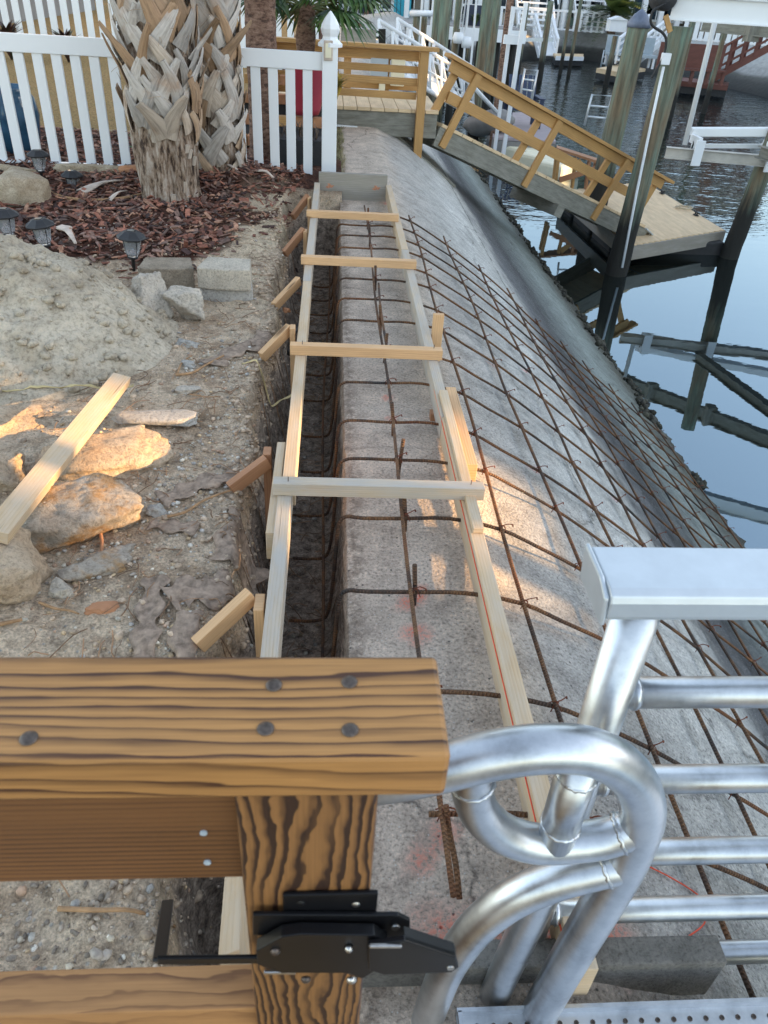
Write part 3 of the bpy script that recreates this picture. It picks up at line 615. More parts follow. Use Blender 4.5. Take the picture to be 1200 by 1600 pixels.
# sand pile
sp_ = MB(); n = 150; vm = {}; cx, cy, A, B_ = -1.33, 3.10, .69, .60
for i in range(n+1):
    for j in range(n+1):
        u = (i/n-.5)*2; v = (j/n-.5)*2; r = math.hypot(u, v*1.0); x = cx+u*A*1.15; y = cy+v*B_*1.15
        hh = .43*max(0, 1-(r*1.12)**1.35)+.0
        hh += (.055*fbm(x, y, 3, 4, 2.6)+.022*abs(fbm(x, y, 1, 4, 8))+.008*fbm(x, y, 2, 2, 40))*sstep(1.1, .7, r)
        vm[i, j] = sp_.V((x, y, gh(x, y)[0]-.02+hh-.06*sstep(.85, 1.1, r)))
for i in range(n):
    for j in range(n): sp_.face([vm[i, j], vm[i+1, j], vm[i+1, j+1], vm[i, j+1]], smooth=True)
for k in range(900):
    i = rnd.randrange(4, n-3); j = rnd.randrange(4, n-3); p = vm[i, j].co.copy(); s = rnd.choice((.004, .006, .010, .020))
    if math.hypot((i/n-.5)*2, (j/n-.5)*2) < .85: blob(sp_, p+Vector((0, 0, s*.3)), (s*1.3, s, s*.8), k+300, 1, None, .6)
tag(sp_.build('sand_pile', 'sand', origin=(cx, cy, 0)), 'heap of damp grey sand left of the trench below the mulch', 'sand pile')
# fabric strips, roots, shards
def ribbon(name, label, pts, wd, m, th=.0012, cat_='fabric', group=None, lift=.007):
    mb = MB(); P_ = cat([Vector((p[0], p[1], 0)) for p in pts], 8); a = []; b_ = []
    for i, p in enumerate(P_):
        t = (P_[min(i+1, len(P_)-1)]-P_[max(i-1, 0)]).normalized(); s = Vector((-t.y, t.x, 0)); ww = wd*(.5+.16*math.sin(i*.9)+.25*noise.noise(p*22)); row = []
        for k in range(7):
            q = p+s*ww*(k/3-1); q.z = max(gh(q.x, q.y)[0], -.2)+lift+.010*noise.noise(Vector((q.x*22, q.y*22, 3)))+.004*abs(math.sin(k*1.1+i*.3)); row.append(mb.V(q))
        a.append(row)
    for r1, r2 in zip(a, a[1:]):
        for k in range(6): mb.face([r1[k], r1[k+1], r2[k+1], r2[k]], smooth=True)
    o = mb.build(name, m, origin=(P_[0].x, P_[0].y, 0)); md = o.modifiers.new('thick', 'SOLIDIFY'); md.thickness = th; md.offset = 0
    tag(o, label, cat_, group); return o
FG = 'torn strips of landscape fabric'
def zz(*p): return [tuple(Z(a, b, .02)[:2]) for a, b in p]
ribbon('fabric_strip', 'narrow brown fabric strip running down to the wooden railing', zz((245, 905), (236, 950), (228, 1000), (222, 1060)), .055, 'fabric', group=FG)
ribbon('fabric_strip', 'wide torn brown fabric flap just left of the near kicker board', zz((375, 905), (335, 925), (290, 930), (262, 940)), .12, 'fabric', group=FG)
ribbon('fabric_strip', 'fabric sheet with folded hem leading to the middle kicker board', zz((372, 742), (330, 752), (285, 770), (250, 780)), .075, 'fabric', group=FG)
ribbon('fabric_strip', 'grey crumpled fabric wrapped round the far kicker board', zz((425, 520), (395, 540), (365, 552), (330, 570)), .10, 'fabric', group=FG)
ribbon('fabric_strip', 'dark fabric fold over the trench edge above the near kicker board', zz((395, 800), (370, 840), (360, 880)), .10, 'fabric', group=FG)
ribbon('fabric_strip', 'stiff grey fabric fold right of the rust-brown concrete chunk', zz((310, 830), (270, 825), (235, 820)), .05, 'fabric', group=FG)
ribbon('fabric_strip', 'fabric patch half under sand near the rail at bottom left', zz((300, 960), (290, 1000), (296, 1060)), .06, 'fabric', group=FG)
ribbon('straw_leaf', 'long yellow dry leaf stretched from the left edge to the loose board tip', zz((-30, 617), (60, 612), (120, 611), (210, 614)), .012, 'straw', .002, 'leaf', None, .04)
ribbon('straw_leaf', 'thin yellow leaf blade lying against the far crosspiece stake', zz((455, 560), (430, 572), (395, 585), (380, 588)), .010, 'straw', .002, 'leaf', None, .05)
def root(label, pts, r, m='root', name='root', h=.012, z=None, cat_='root', group='dry roots and twigs on the soil'):
    mb = MB(); P_ = [Vector((p[0], p[1], (gh(p[0], p[1])[0] if z is None else z)+h)) for p in pts]; rs = [r*(1-.5*i/(len(P_)*4)) for i in range((len(P_)-1)*4+1)]
    mb.tube(P_, rs, 6, True, True, 4); tag(mb.build(name, m, origin=P_[0]), label, cat_, group)
root('long tan root arching from the solar light to the nearer palm', zz((52, 275), (62, 298), (100, 318), (160, 322), (220, 315), (245, 303)), .012)
root('thin tan root by the right side of the rust-brown chunk', zz((262, 812), (290, 805), (320, 785), (365, 765)), .005)
root('short reddish root curving at lower left above the wooden rail', zz((62, 944), (85, 950), (108, 955), (124, 963)), .004)
root('twig hanging over the gravel seen below the wooden rail', zz((88, 1412), (150, 1420), (210, 1420), (265, 1408)), .0045)
root('forked root between the sand pile and far kicker board', zz((275, 590), (300, 588), (320, 572), (350, 560)), .006)
root('thin root climbing from forked root toward the pale chunks', zz((278, 590), (285, 570), (300, 555)), .004)
root('straight twig lying below the small white stone', zz((297, 618), (320, 622), (345, 626)), .003)
root('dark brown splinter standing under the rust-brown chunk', zz((157, 835), (160, 850), (158, 868)), .006, 'terracotta')
root('short root stub at the left edge above the rail', zz((0, 980), (18, 976), (36, 972)), .006)
rock('bark_piece', 'dark layered bark piece on the soil above the wooden rail', 'bark piece', tuple(Z(158, 952, .02)), (.085, .06, .03), 170, M['mulchbark'] if 'mulchbark' in M else 'terracotta')
def shard(label, p0, p1, wd):
    mb = MB(); a = Vector(p0); b_ = Vector(p1); t = (b_-a).normalized(); s = Vector((-t.y, t.x, 0)); n = 8; r1 = []
    for i in range(n+1):
        f_ = i/n; c = a.lerp(b_, f_)+Vector((0, 0, .02*math.sin(PI*f_))); ww = wd*(1-.75*f_)*(.6+.4*math.sin(PI*min(1, f_*1.6+.2))); r1.append([mb.V(c+s*ww*k+Vector((0, 0, -.25*ww*abs(k)))) for k in (-1, 0, 1)])
    for x, y in zip(r1, r1[1:]):
        for k in range(2): mb.face([x[k], x[k+1], y[k+1], y[k]], smooth=True)
    o = mb.build('frond_sheath', 'shard', origin=a); md = o.modifiers.new('t', 'SOLIDIFY'); md.thickness = .006; tag(o, label, 'frond piece', 'dry frond pieces in the mulch')
def zp(px, py, h=.07): v = Z(px, py, h); return (v.x, v.y, gh(v.x, v.y)[0]+.03)
shard('pale dry frond piece left of the nearer palm trunk', zp(125, 296), zp(192, 285), .06)
shard('white pointed frond piece behind the middle solar lights', zp(97, 352), zp(118, 380), .05)
shard('pale curved frond piece between the two boot-covered palms', zp(330, 272), zp(372, 285), .05)
shard('small white frond piece right of the farther boot-covered palm', zp(405, 283), zp(428, 290), .04)
shard('thin brown frond piece crossing the mulch by the nearer palm', zp(170, 310), zp(200, 300), .02)
# ================================================================ REBAR GRID
rb = thing('rebar_grid', 'rusty tied rebar grid draped over the concrete cap and curved slope', 'rebar', (.3, 3, 0))
rnd = random.Random(12)
yrow = [.83, 1.11, 1.45, 1.77, 2.08, 2.335, 2.64, 2.93, 3.27, 3.55, 3.84, 4.10, 4.38, 4.62, 4.87, 5.17]
lx = [.51, .765, 1.01, 1.245, 1.47, 1.70, 1.93, 2.16, 2.39, 2.6]
R_ = .0056; ties = []
def zb(x, y=0): return zs(x)+.060-.030*sstep(.4, .75, x)
for i, y in enumerate(yrow):
    mb = MB(); ph = rnd.uniform(0, 9); sk = rnd.uniform(-.012, .012); yy = lambda x: y+sk*(x-.2)+.008*math.sin(x*3+ph)-.01*x
    last = i == len(yrow)-1
    p = []
    if not last and y > 1.:
        p += [(-.125+rnd.uniform(-.02, .02), y-.02, -.33), (-.03, y-.015, -.335), (.005, y-.01, -.30), (.022, y, -.12), (.030, y, .02), (.05, y, .058)]
    p += [(x, yy(x), zb(x)+rnd.uniform(-.003, .003)) for x in ([.10, .22, .35, .5, .62, .765, .9, 1.01, 1.12, 1.245, 1.36, 1.47, 1.6, 1.7, 1.82, 1.93, 2.05, 2.16, 2.3, 2.39, 2.52, 2.66+rnd.uniform(-.06, .05)] if y > 1 else [.195, .35, .5, .62, .765, .9, 1.01, 1.12, 1.245, 1.4, 1.6, 1.8, 2.0, 2.3, 2.6])]
    mb.tube(p, R_, 6, True, True, 3); mb.build('transverse_bar', 'rust', rb)
    for x in [.222]+lx:
        if not (last and x < .4): ties.append((x, yy(x), zb(x)+R_*1.6))
def lbar(x, y0, y1, up=1, dz=0, sub=3, end=None):
    mb = MB(); n = int((y1-y0)/.3)+2; ph = rnd.uniform(0, 9)
    p = [(x+.006*math.sin(k*.9+ph)+(x-.22)*.0, y0+(y1-y0)*k/(n-1), zb(x)+up*R_*1.9+dz+rnd.uniform(-.003, .003)) for k in range(n)]
    if end: p += end
    mb.tube(p, R_, 6, True, True, sub); mb.build('longitudinal_bar', 'rust', rb)
lbar(.215, .66, 5.3)
lbar(.232, 2.9, 3.7, 2.6)
for k, x in enumerate(lx): lbar(x, .0 if k > 0 else .95, 5.22+rnd.uniform(-.03, .1))
for x, z in ((-.02, -.31),):
    mb = MB(); mb.tube([(x+.01*math.sin(k), .8+k*.5, z+.01*math.sin(k*2)) for k in range(10)], R_, 6, True, True, 3); mb.build('longitudinal_bar', 'rust', rb)
for y in (1.45, 1.77, 2.08, 2.335, 2.95, 3.28, 3.84, 4.62, 5.0):
    a = rnd.uniform(-.012, .012); mb = MB(); mb.tube([(.226, y+.012, -.02), (.227+a*.3, y+.012, .05), (.226+a, y+.02, .128)], .0062, 6); mb.build('dowel', 'rust', rb)
mb = MB(); mb.tube([Z(697, 1258, .09), Z(702, 1300, .05), Z(712, 1350, .03), Z(718, 1405, .01)], R_, 6, True, True, 3); mb.build('dowel', 'rust', rb)
def tie(mb, p):
    x, y, z = p; s = .0125; a = rnd.uniform(-.5, .5)
    mb.tube([(x-s, y-s, z-.012), (x, y, z+.006), (x+s, y+s, z-.012)], .0014, 4, True, True, 3)
    mb.tube([(x+s, y-s, z-.012), (x, y, z+.0075), (x-s, y+s, z-.012)], .0014, 4, True, True, 3)
    e = Vector((x+.026*math.cos(a), y-.022*math.sin(a)-.004, z+.012+rnd.uniform(0, .012)))
    mb.tube([(x, y, z+.006), (x+.012*math.cos(a), y, z+.012), e], .0018, 4, True, True, 2); mb.tube([e, e+Vector((.003, .003, -.008))], .0026, 4)
ties.sort(key=lambda p: p[0]**2+p[1]**2)
for p in ties[:90]:
    mb = MB(); tie(mb, p); mb.build('wire_tie', 'rusttie', rb)
mb = MB()
for p in ties[90:]: tie(mb, p)
mb.build('wire_tie', 'rusttie', rb)['kind'] = 'stuff'
# ================================================================ WOODEN FORMWORK
fw = thing('wooden_formwork', 'long pale lumber form frame with crosspieces set over the trench and cap', 'formwork', (.14, 3, 0))
def bd(name, p0, p1, w, h, m, parent=fw, up=(0, 0, 1), bv=.002):
    mb = MB(); mb.beam(p0, p1, w, h, up); return mb.build(name, m, parent, bevel=bv)
XL = -.118; XR = .402; ZT = .115; hz = .089; zc = ZT-hz/2
bd('form_board', (XL-.004, .55, zc), (XL-.006, 1.86, zc), .038, hz, 'pine_grey')
bd('form_board', (XL+.002, 1.865, zc+.001), (XL+.002, 3.62, zc+.001), .038, hz, 'pine')
bd('form_board', (XL, 3.625, zc), (XL+.008, 5.72, zc), .038, hz, 'pine_grey')
bd('form_board', (XL-.0335, 1.62, zc-.006), (XL-.0325, 2.10, zc-.006), .026, hz, 'pine')
bd('form_board', (XR, .52, zc), (XR, 2.28, zc), .038, hz, 'pine')
bd('form_board', (XR-.002, 2.284, zc), (XR-.004, 4.2, zc), .038, hz, 'pine_grey')
bd('form_board', (XR-.004, 4.205, zc), (XR-.006, 5.74, zc), .038, hz, 'pine')
bd('form_board', (XR+.039, 1.98, zc-.003), (XR+.04, 2.52, zc-.003), .037, hz, 'pine_fresh')
for (ya, yb) in ((1.62, 2.45),): bd('form_board', (XR+.002, ya, ZT+.010), (XR+.002, yb, ZT+.010), .030, .018, 'pine')
for a, b_ in ((.53, 2.28), (2.29, 4.2), (4.21, 5.7)): bd('chalk_line', (XR-.0205, a, ZT-.016), (XR-.0205, b_, ZT-.014), .0015, .0035, 'red_line', bv=0)
for y, m, xe in ((1.80, 'pine_grey', .445), (2.765, 'pine_fresh', .435), (3.88, 'pine_fresh', .43), (4.78, 'pine_fresh', .40)):
    bd('crosspiece', (-.155, y+.006, ZT+.0215), (xe, y-.004, ZT+.0215), .040, .040, m)
ZK = ZT+.042
for x, y in ((-.115, 1.80), (.405, 1.80), (.40, 2.765), (-.11, 2.765)):
    mb = MB(); mb.tube([(x, y, ZT), (x+.002, y, ZK+.014)], .0017, 5); mb.build('screw', 'nail', fw)
bd('end_board', (-.10, 5.76, .085), (.385, 5.76, .085), .038, .185, 'greyboard')
for x in (-.02, .31):
    mb = MB(); q = 12; cpt = Vector((x, 5.7405, .09)); mb.prism([cpt+Vector((.025*(1+.5*math.sin(k*2.1))*math.cos(2*PI*k/q), 0, .014*(1+.5*math.cos(k*1.7))*math.sin(2*PI*k/q))) for k in range(q)], (0, .0006, 0)); mb.build('paint_mark', 'rubsmear', fw)
def stake(x, y, top, m, w=.038, d=.022, lean=0):
    bd('stake', (x+lean, y, -.30), (x, y, top), w, d, m, up=(0, 1, 0))
stake(XL-.042, 1.36, .10, 'pine_fresh', .024, .06); stake(XL-.075, 2.06, .10, 'pine_red', .024, .05); stake(XL-.040, 3.02, .125, 'pine_fresh', .022, .05)
stake(XL-.038, 4.55, .10, 'pine_fresh', .022, .06); stake(XL-.038, 5.35, .10, 'pine_fresh', .022, .06)
stake(.445, 3.02, .20, 'pine_fresh', .045, .022, .0); stake(.385-.005, 2.48, .03, 'pine_red', .02, .04)
for a, b_, m in (((-.300, 1.285, .03), (-.180, 1.385, .10), 'pine_fresh'), ((-.30, 1.96, .02), (-.190, 2.03, .08), 'pine_red'), ((-.28, 2.92, .03), (-.170, 3.04, .11), 'pine_fresh'), ((-.27, 3.52, .02), (-.16, 3.70, .09), 'pine_fresh'), ((-.27, 4.42, .0), (-.165, 4.55, .10), 'pine_red'), ((-.26, 5.22, .0), (-.165, 5.36, .10), 'pine_red')):
    bd('kicker_board', a, b_, .026, .044, m, up=(0, 0, 1))
for y0, x0 in ((0.60, .47), (.9, .475)): pass
# near weathered plank closing the slab
mb = MB(); mb.beam((-.06, .575, .0), (.66, .575, -.01), .045, .12); tag(mb.build('concrete_block', 'curbgrey', origin=(.3, .575, -.04), bevel=.004), 'long plain grey concrete block lying across behind the aluminium gangway posts', 'block')
mb = MB(); a = Z(-8, 838, .17); b_ = Z(190, 592, .09); mb.beam(a, b_, .062, .034, (.25, -.05, 1)); tag(mb.build('loose_board', 'pine', origin=a, bevel=.002), 'loose pale two-by-four lying across the concrete chunks at left', 'board')
mb = MB(); P_ = [Z(*p, .0) for p in ((960, 1350), (1005, 1362), (1050, 1372), (1095, 1385), (1112, 1402), (1105, 1435), (1075, 1465), (1060, 1480))]
P_ = [Vector((p.x, p.y, zs(p.x)+.006)) for p in [Vector((Z(q[0], q[1], -.1).x, Z(q[0], q[1], -.1).y, 0)) for q in ((960, 1350), (1005, 1362), (1050, 1372), (1095, 1385), (1112, 1402), (1105, 1435), (1075, 1465), (1060, 1480))]]
mb.tube(P_, .0016, 5, True, True, 4); tag(mb.build('string_line', 'red_line', origin=P_[0]), 'loose red mason string lying on the concrete behind the aluminium bars', 'string')
mb = MB(); a = Z(338, 1510, .0); mb.beam(Z(372, 1362, .08), Z(366, 1520, .30), .028, .05, (0, -.5, .8)); tag(mb.build('stake_offcut', 'pine', origin=Z(360, 1400, .0), bevel=.002), 'pale lumber piece seen under the rail left of the gate post', 'board')
# ================================================================ FOREGROUND TIMBER RAILING
rl = thing('wooden_railing', 'stained striped-grain timber railing with square post in the foreground', 'railing', (0, .36, -.05))
CT = .915
def cb(name, c, d, m, bv=.003, parent=rl):
    mb = MB(); mb.box(c, d); return mb.build(name, m, parent, bevel=bv)
x0 = -1.6
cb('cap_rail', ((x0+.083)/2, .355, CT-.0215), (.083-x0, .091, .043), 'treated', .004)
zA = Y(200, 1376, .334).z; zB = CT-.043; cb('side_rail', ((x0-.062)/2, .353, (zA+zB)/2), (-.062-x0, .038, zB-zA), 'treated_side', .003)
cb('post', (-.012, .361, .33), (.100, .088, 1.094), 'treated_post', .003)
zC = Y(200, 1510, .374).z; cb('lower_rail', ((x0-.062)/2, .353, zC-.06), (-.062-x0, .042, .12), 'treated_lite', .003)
for q in ((428, 1071), (546, 1066), (415, 1139), (547, 1141), (45, 1154), (-80, 1080)):
    p = Z(q[0], q[1], CT); mb = MB(); mb.lathe([(.0058, -.004), (.0060, .0004), (.0054, .0012), (.0030, .0016), (.0003, .0017)], p, 18); mb.build('screw', 'nail', rl)
for q in ((318, 1302), (324, 1348)):
    p = Y(q[0], q[1], .333); mb = MB(); mb.lathe([(.0028, -.002), (.0028, .0006)], p, 12, ax=(Vector((1, 0, 0)), Vector((0, 0, 1)), Vector((0, -1, 0)))); mb.build('screw', 'greybox', rl)
# gate latch on the post: back plate, box, strike bar, handle, bolts
la = None
yp = .3165
def yq(px, py, y=None): return Y(px, py, yp if y is None else y)
lt = MB(); a = yq(442, 1392); b_ = yq(586, 1440)
lt.box(((a.x+b_.x)/2, yp-.002, (a.z+b_.z)/2-.006), (b_.x-a.x, .004, a.z-b_.z+.012)); latch = lt.build('gate_latch', 'black', rl, bevel=.0012)
def lp(name, mb, m='black', bv=.001): return mb.build(name, m, latch, bevel=bv)
yf = .296
def Pf(px, py, y=yf): return Y(px, py, y)
mb = MB(); mb.prism([Pf(400, 1486), Pf(440, 1464), Pf(470, 1460), Pf(585, 1462), Pf(606, 1474), Pf(600, 1510), Pf(566, 1530), Pf(540, 1521), Pf(440, 1521), Pf(402, 1508)], (0, .010, 0)); mb.beam(Pf(408, 1474, .306), Pf(440, 1458, .306), .004, .006); lp('latch_housing', mb)
mb = MB(); mb.beam(Pf(246, 1500, .300), Pf(432, 1498, .300), .0035, .0105); mb.beam(Pf(249, 1500, .300), Y(262, 1408, .385), .0035, .011, (1, 0, 0)); lp('latch_handle', mb)
mb = MB(); mb.prism([Pf(395, 1430, .308), Pf(622, 1431, .308), Pf(641, 1440, .308), Pf(641, 1456, .308), Pf(626, 1466, .308), Pf(395, 1462, .308)], (0, .004, 0)); lp('latch_keeper', mb)
mb = MB(); mb.lathe([(.0035, -.001), (.0035, .0015)], Pf(618, 1448, .3078), 12, ax=(Vector((1, 0, 0)), Vector((0, 0, 1)), Vector((0, -1, 0)))); lp('eyelet', mb, 'steel', 0)
mb = MB(); mb.prism([Pf(575, 1478, .290), Pf(632, 1470, .290), Pf(712, 1496, .290), Pf(717, 1512, .290), Pf(706, 1520, .290), Pf(600, 1524, .290), Pf(575, 1516, .290)], (0, .005, 0)); mb.prism([Pf(632, 1470, .290), Pf(712, 1496, .290), Pf(714, 1500, .292), Pf(634, 1474, .292)], (0, .012, 0)); lp('strike_bar', mb)
mb = MB(); mb.beam(Pf(577, 1478, .289), Pf(628, 1478, .289), .003, .0035); lp('bolt_pin', mb, 'steel')
mb = MB(); mb.lathe([(.003, -.001), (.003, .001)], Pf(704, 1512, .2898), 12, ax=(Vector((1, 0, 0)), Vector((0, 0, 1)), Vector((0, -1, 0)))); lp('eyelet', mb, 'steel', 0)
for q, y_, r, m in (((470, 1408), .3145, .0048, 'black'), ((556, 1410), .3145, .0048, 'steel'), ((430, 1486), .2955, .0042, 'nail'), ((478, 1530), .300, .0042, 'nail'), ((549, 1531), .300, .0045, 'steel'), ((545, 1482), .2945, .0036, 'steel')):
    mb = MB(); mb.lathe([(r, -.001), (r*.95, .001), (r*.6, .0026), (r*.1, .003)], Y(q[0], q[1], y_), 16, ax=(Vector((1, 0, 0)), Vector((0, 0, 1)), Vector((0, -1, 0)))); lp('bolt', mb, m, 0)
mb = MB(); mb.beam(Pf(412, 1519, .298), Pf(462, 1519, .298), .003, .004); lp('spring', mb, 'steel')
# ================================================================ ALUMINIUM GANGWAY RAILING
al = thing('aluminium_gangway', 'silver aluminium gangway with looped handrail end in the foreground', 'gangway', (.5, .6, -.05))
YA = .60
bt = Z(925, 862, .86); mb = MB()
zt = .826; ya = .652; yb = .570; x1 = Y(905, 870, .655).x; xr = 1.75
# top handrail: box section with rounded front edge, mitred left end
prof = [(ya, zt), (yb+.012, zt), (yb+.003, zt-.004), (yb, zt-.012), (yb, zt-.030), (yb+.004, zt-.038), (ya-.004, zt-.038), (ya, zt-.034)]
xe = lambda y: Y(905, 880, .655).x+(ya-y)*.02
mb.prism([(.292, p[0], p[1]) for p in prof], (xr-.292, 0, 0)); mb.build('top_handrail', 'alu_matt', al, bevel=.002)
mb = MB(); mb.prism([(.286, .658, zt+.001), (.286, .600, zt+.001), (.286, .574, zt-.008), (.286, .568, zt-.042), (.286, .650, zt-.042)], (.006, 0, 0)); mb.build('end_plate', 'alu_matt', al, bevel=.003)
xp = Y(985, 985, .615).x
mb = MB(); mb.tube([(xp, .615, zt-.036), (xp, .615, .4), (xp, .615, -.08)], .0265, 28); mb.build('rail_post', 'alu', al)
for px, py in ((1000, 1082), (1000, 1218), (1000, 1331), (1000, 1421), (1000, 1492)):
    z = Y(px, py, .615).z; mb = MB(); mb.tube([(xp+.012, .615, z), (1.75, .615, z)], .0195, 24); mb.build('rail_bar', 'alu', al)
    mb = MB(); mb.lathe([(.0195, 0), (.0225, .003), (.0215, .007), (.0198, .010)], (xp+.0245, .615, z), 20, ax=(Vector((0, 1, 0)), Vector((0, 0, 1)), Vector((1, 0, 0)))); mb.build('weld_bead', 'alu', al)
def P5(l, y=.50): return [Y(a, b_, y if len(c_) == 0 else c_[0]) for a, b_, *c_ in l]
mb = MB(); mb.tube(P5([(560, 1222), (640, 1210), (700, 1197), (770, 1180), (840, 1170), (910, 1172), (962, 1192), (995, 1228), (1004, 1272), (990, 1318), (965, 1370), (900, 1480), (826, 1612), (790, 1690)]), .0265, 24, True, True, 6); mb.build('loop_tube', 'alu', al)
mb = MB(); mb.tube(P5([(736, 1196), (738, 1235), (752, 1272), (788, 1303), (840, 1318), (900, 1316), (950, 1308), (998, 1291)]), .0235, 24, True, True, 6); mb.build('loop_tube', 'alu', al)
mb = MB(); mb.tube([Y(908, 1185, .50), Y(868, 1312, .50)], .0225, 24); mb.build('loop_brace', 'alu', al)
mb = MB(); mb.tube(P5([(973, 1349), (935, 1357), (870, 1375), (800, 1405), (745, 1448), (706, 1500), (683, 1550), (662, 1612), (640, 1690)]), .0245, 24, True, True, 6); mb.build('brace_tube', 'alu', al)
mb = MB(); mb.tube(P5([(850, 1385), (826, 1438), (770, 1560), (720, 1680)], .535), .0235, 24, True, True, 4); mb.build('rail_post', 'alu', al)
def weld(p, q, r):
    p = Vector(p); t = (Vector(q)-p).normalized(); u = t.orthogonal().normalized(); v = t.cross(u); mb = MB(); n = 40
    mb.tube([p+(u*math.cos(2*PI*k/n)+v*math.sin(2*PI*k/n))*(r-.0012)+t*.0008*math.sin(k*1.9) for k in range(n+1)], [.0030*(1+.22*math.sin(k*2.6)) for k in range(n+1)], 8, False); mb.build('weld_bead', 'alu', al)
weld(Y(945, 1354, .50), Y(900, 1366, .50), .0245); weld(Y(968, 1302, .50), Y(940, 1310, .50), .0235); weld(Y(738, 1222, .50), Y(740, 1240, .50), .0245); weld(Y(901, 1209, .50), Y(868, 1312, .50), .0225); weld(Y(876, 1288, .50), Y(901, 1209, .50), .0225); weld((xp, .615, zt-.041), (xp, .615, .4), .0265)
zd = .022
a = Z(712, 1580, zd)
mb = MB(); mb.box(((a.x+1.75)/2, a.y-.28, zd-.004), (1.75-a.x, .56, .008)); dk = mb.build('deck_plate', 'alu', al, bevel=.001)
mb = MB(); mb.box(((a.x+1.75)/2, a.y-.004, zd+.004), (1.75-a.x, .006, .022)); mb.build('deck_edge', 'alu', dk)
mb = MB(); mb.box((a.x+.004, a.y-.28, zd+.004), (.006, .55, .022)); mb.build('deck_edge', 'alu', dk)
mb = MB(); k = 0
for i in range(22):
    for j in range(5): mb.lathe([(.004, .0002), (.004, .0016), (.0026, .0022), (.0026, .0001)], (a.x+.03+i*.026+(j % 2)*.013, a.y-.022-j*.022, zd), 8)
mb.build('grip_button', 'nail', dk)['kind'] = 'stuff'
# ================================================================ DOCK DECKING UNDER THE CAMERA (railing and gangway stand on it)
dkr = thing('timber_landing', 'small timber landing that carries the railing and gangway', 'deck', (-.1, -.1, -.1))
for i in range(8):
    mb = MB(); mb.box((-.25, .16-.14*i, -.075), (1.5, .134, .035)); mb.build('deck_board', 'deckwood', dkr, bevel=.002)
# ================================================================ WHITE PICKET FENCES
def picket_fence(label, p0, p1, ztop, zbot, sp, pw=.068, posts=(), group='white picket fences', railh=.11, bottom=True, name='picket_fence', m='white', off=.06):
    p0 = Vector(p0); p1 = Vector(p1); d = p1-p0; l = d.length; d.normalize(); t = thing(name, label, 'fence', (p0.x, p0.y, zbot), group)
    def bx(n, s0, s1, z0, z1, th, sh=0):
        mb = MB(); nrm = Vector((-d.y, d.x, 0)); c = p0+d*((s0+s1)/2)+nrm*sh; mb.box((c.x, c.y, (z0+z1)/2), (s1-s0, th, z1-z0), (d, nrm, Vector((0, 0, 1)))); return mb.build(n, m, t, bevel=.003)
    bx('top_rail', 0, l, ztop-railh, ztop, .045)
    if bottom: bx('bottom_rail', 0, l, zbot+.03, zbot+.10, .045)
    s = off; 
    while s+pw/2 < l: bx('picket', s-pw/2, s+pw/2, zbot, ztop-railh-.0005, .024); s += sp
    return t, d
FY = 6.2
xa = Y(0, 50, FY).x
f1, _ = picket_fence('white picket fence section left of the palm trunks', (xa-1.2, FY-.02, 0), (Y(205, 262, FY).x+.32, FY+.02, 0), .875, -.03, .127, off=.02)
xg0 = Y(380, 70, FY).x; xg1 = Y(505, 85, FY).x
xs0 = Y(401, 170, FY).x; 
f2, _ = picket_fence('white picket gate section between the palms and the finial post', (Y(300, 70, FY).x, FY+.02, 0), (xg1, FY, 0), .868, -.06, .1225, off=(xs0-Y(300, 70, FY).x)-.1225*3, bottom=False)
pp = thing('fence_post', 'white vinyl fence post with gothic finial at the seawall edge', 'post', (-.035, 6.2, 0))
xc = (Y(503, 150, 6.2).x+Y(527, 150, 6.2).x)/2; yc = 6.2
mb = MB(); mb.box((xc, yc, .43), (.108, .12, .96)); mb.build('post_body', 'white', pp, bevel=.004)
mb = MB(); s2 = math.sqrt(2)
mb.lathe([(.085, .905), (.085, .925), (.072, .935), (.055, .950), (.050, .965), (.060, .985), (.066, 1.01), (.060, 1.035), (.040, 1.07), (.012, 1.105), (.001, 1.115)], (xc, yc, 0), 8, False); mb.build('finial', 'white', pp)
mb = MB(); c_ = Y(513, 79, 6.13); mb.box((c_.x, 6.132, c_.z), (.062, .012, .12)); o = mb.build('post_light', 'shard', pp, bevel=.004)
mb = MB(); mb.box((c_.x, 6.124, c_.z), (.040, .006, .085)); mb.build('lens', 'cream', o)
# neighbour fence & house behind the lawn
picket_fence('taller white picket fence at the far side of the dry lawn', (-7.2, 15.2, 0), (-3.0, 14.6, 0), 1.0, 0, .20, .11, off=.1, railh=.12)
picket_fence('white picket fence behind the fan palm and red pot', (-2.9, 14.6, 0), (-.1, 13.8, 0), 1.0, 0, .20, .10, off=.1, railh=.12)
nh = thing('neighbour_house', 'white raised house with lattice porch beyond the dry lawn', 'house', (-12, 20, 0))
mb = MB(); mb.box((-13, 24, 4.2), (12, 9, 5.6)); mb.build('upper_wall', 'whitepaint', nh)
mb = MB(); mb.prism([(-19.5, 19, 7.0), (-6.6, 19, 7.0), (-6.6, 24, 10), (-19.5, 24, 10)], (0, 0, .2)); mb.prism([(-19.5, 29, 7.0), (-6.6, 29, 7.0), (-6.6, 24, 10), (-19.5, 24, 10)], (0, 0, .2)); mb.build('roof', 'shingle', nh)
for x in (-18.5, -15.5, -12.5, -10, -7.6):
    mb = MB(); mb.box((x, 19.4, .7), (.35, .35, 1.4)); mb.build('column', 'white', nh)
mb = MB(); mb.box((-13, 19.35, 1.22), (12.2, .3, .38)); mb.build('porch_beam', 'white', nh)
mb = MB(); mb.box((-13, 24, .6), (11.5, 8, 1.2)); mb.build('ground_wall', 'boatgrey', nh)
mb = MB(); mb.beam((-9.6, 18.9, .05), (-7.2, 18.9, 1.6), .3, .08); mb.build('stair_stringer', 'white', nh)
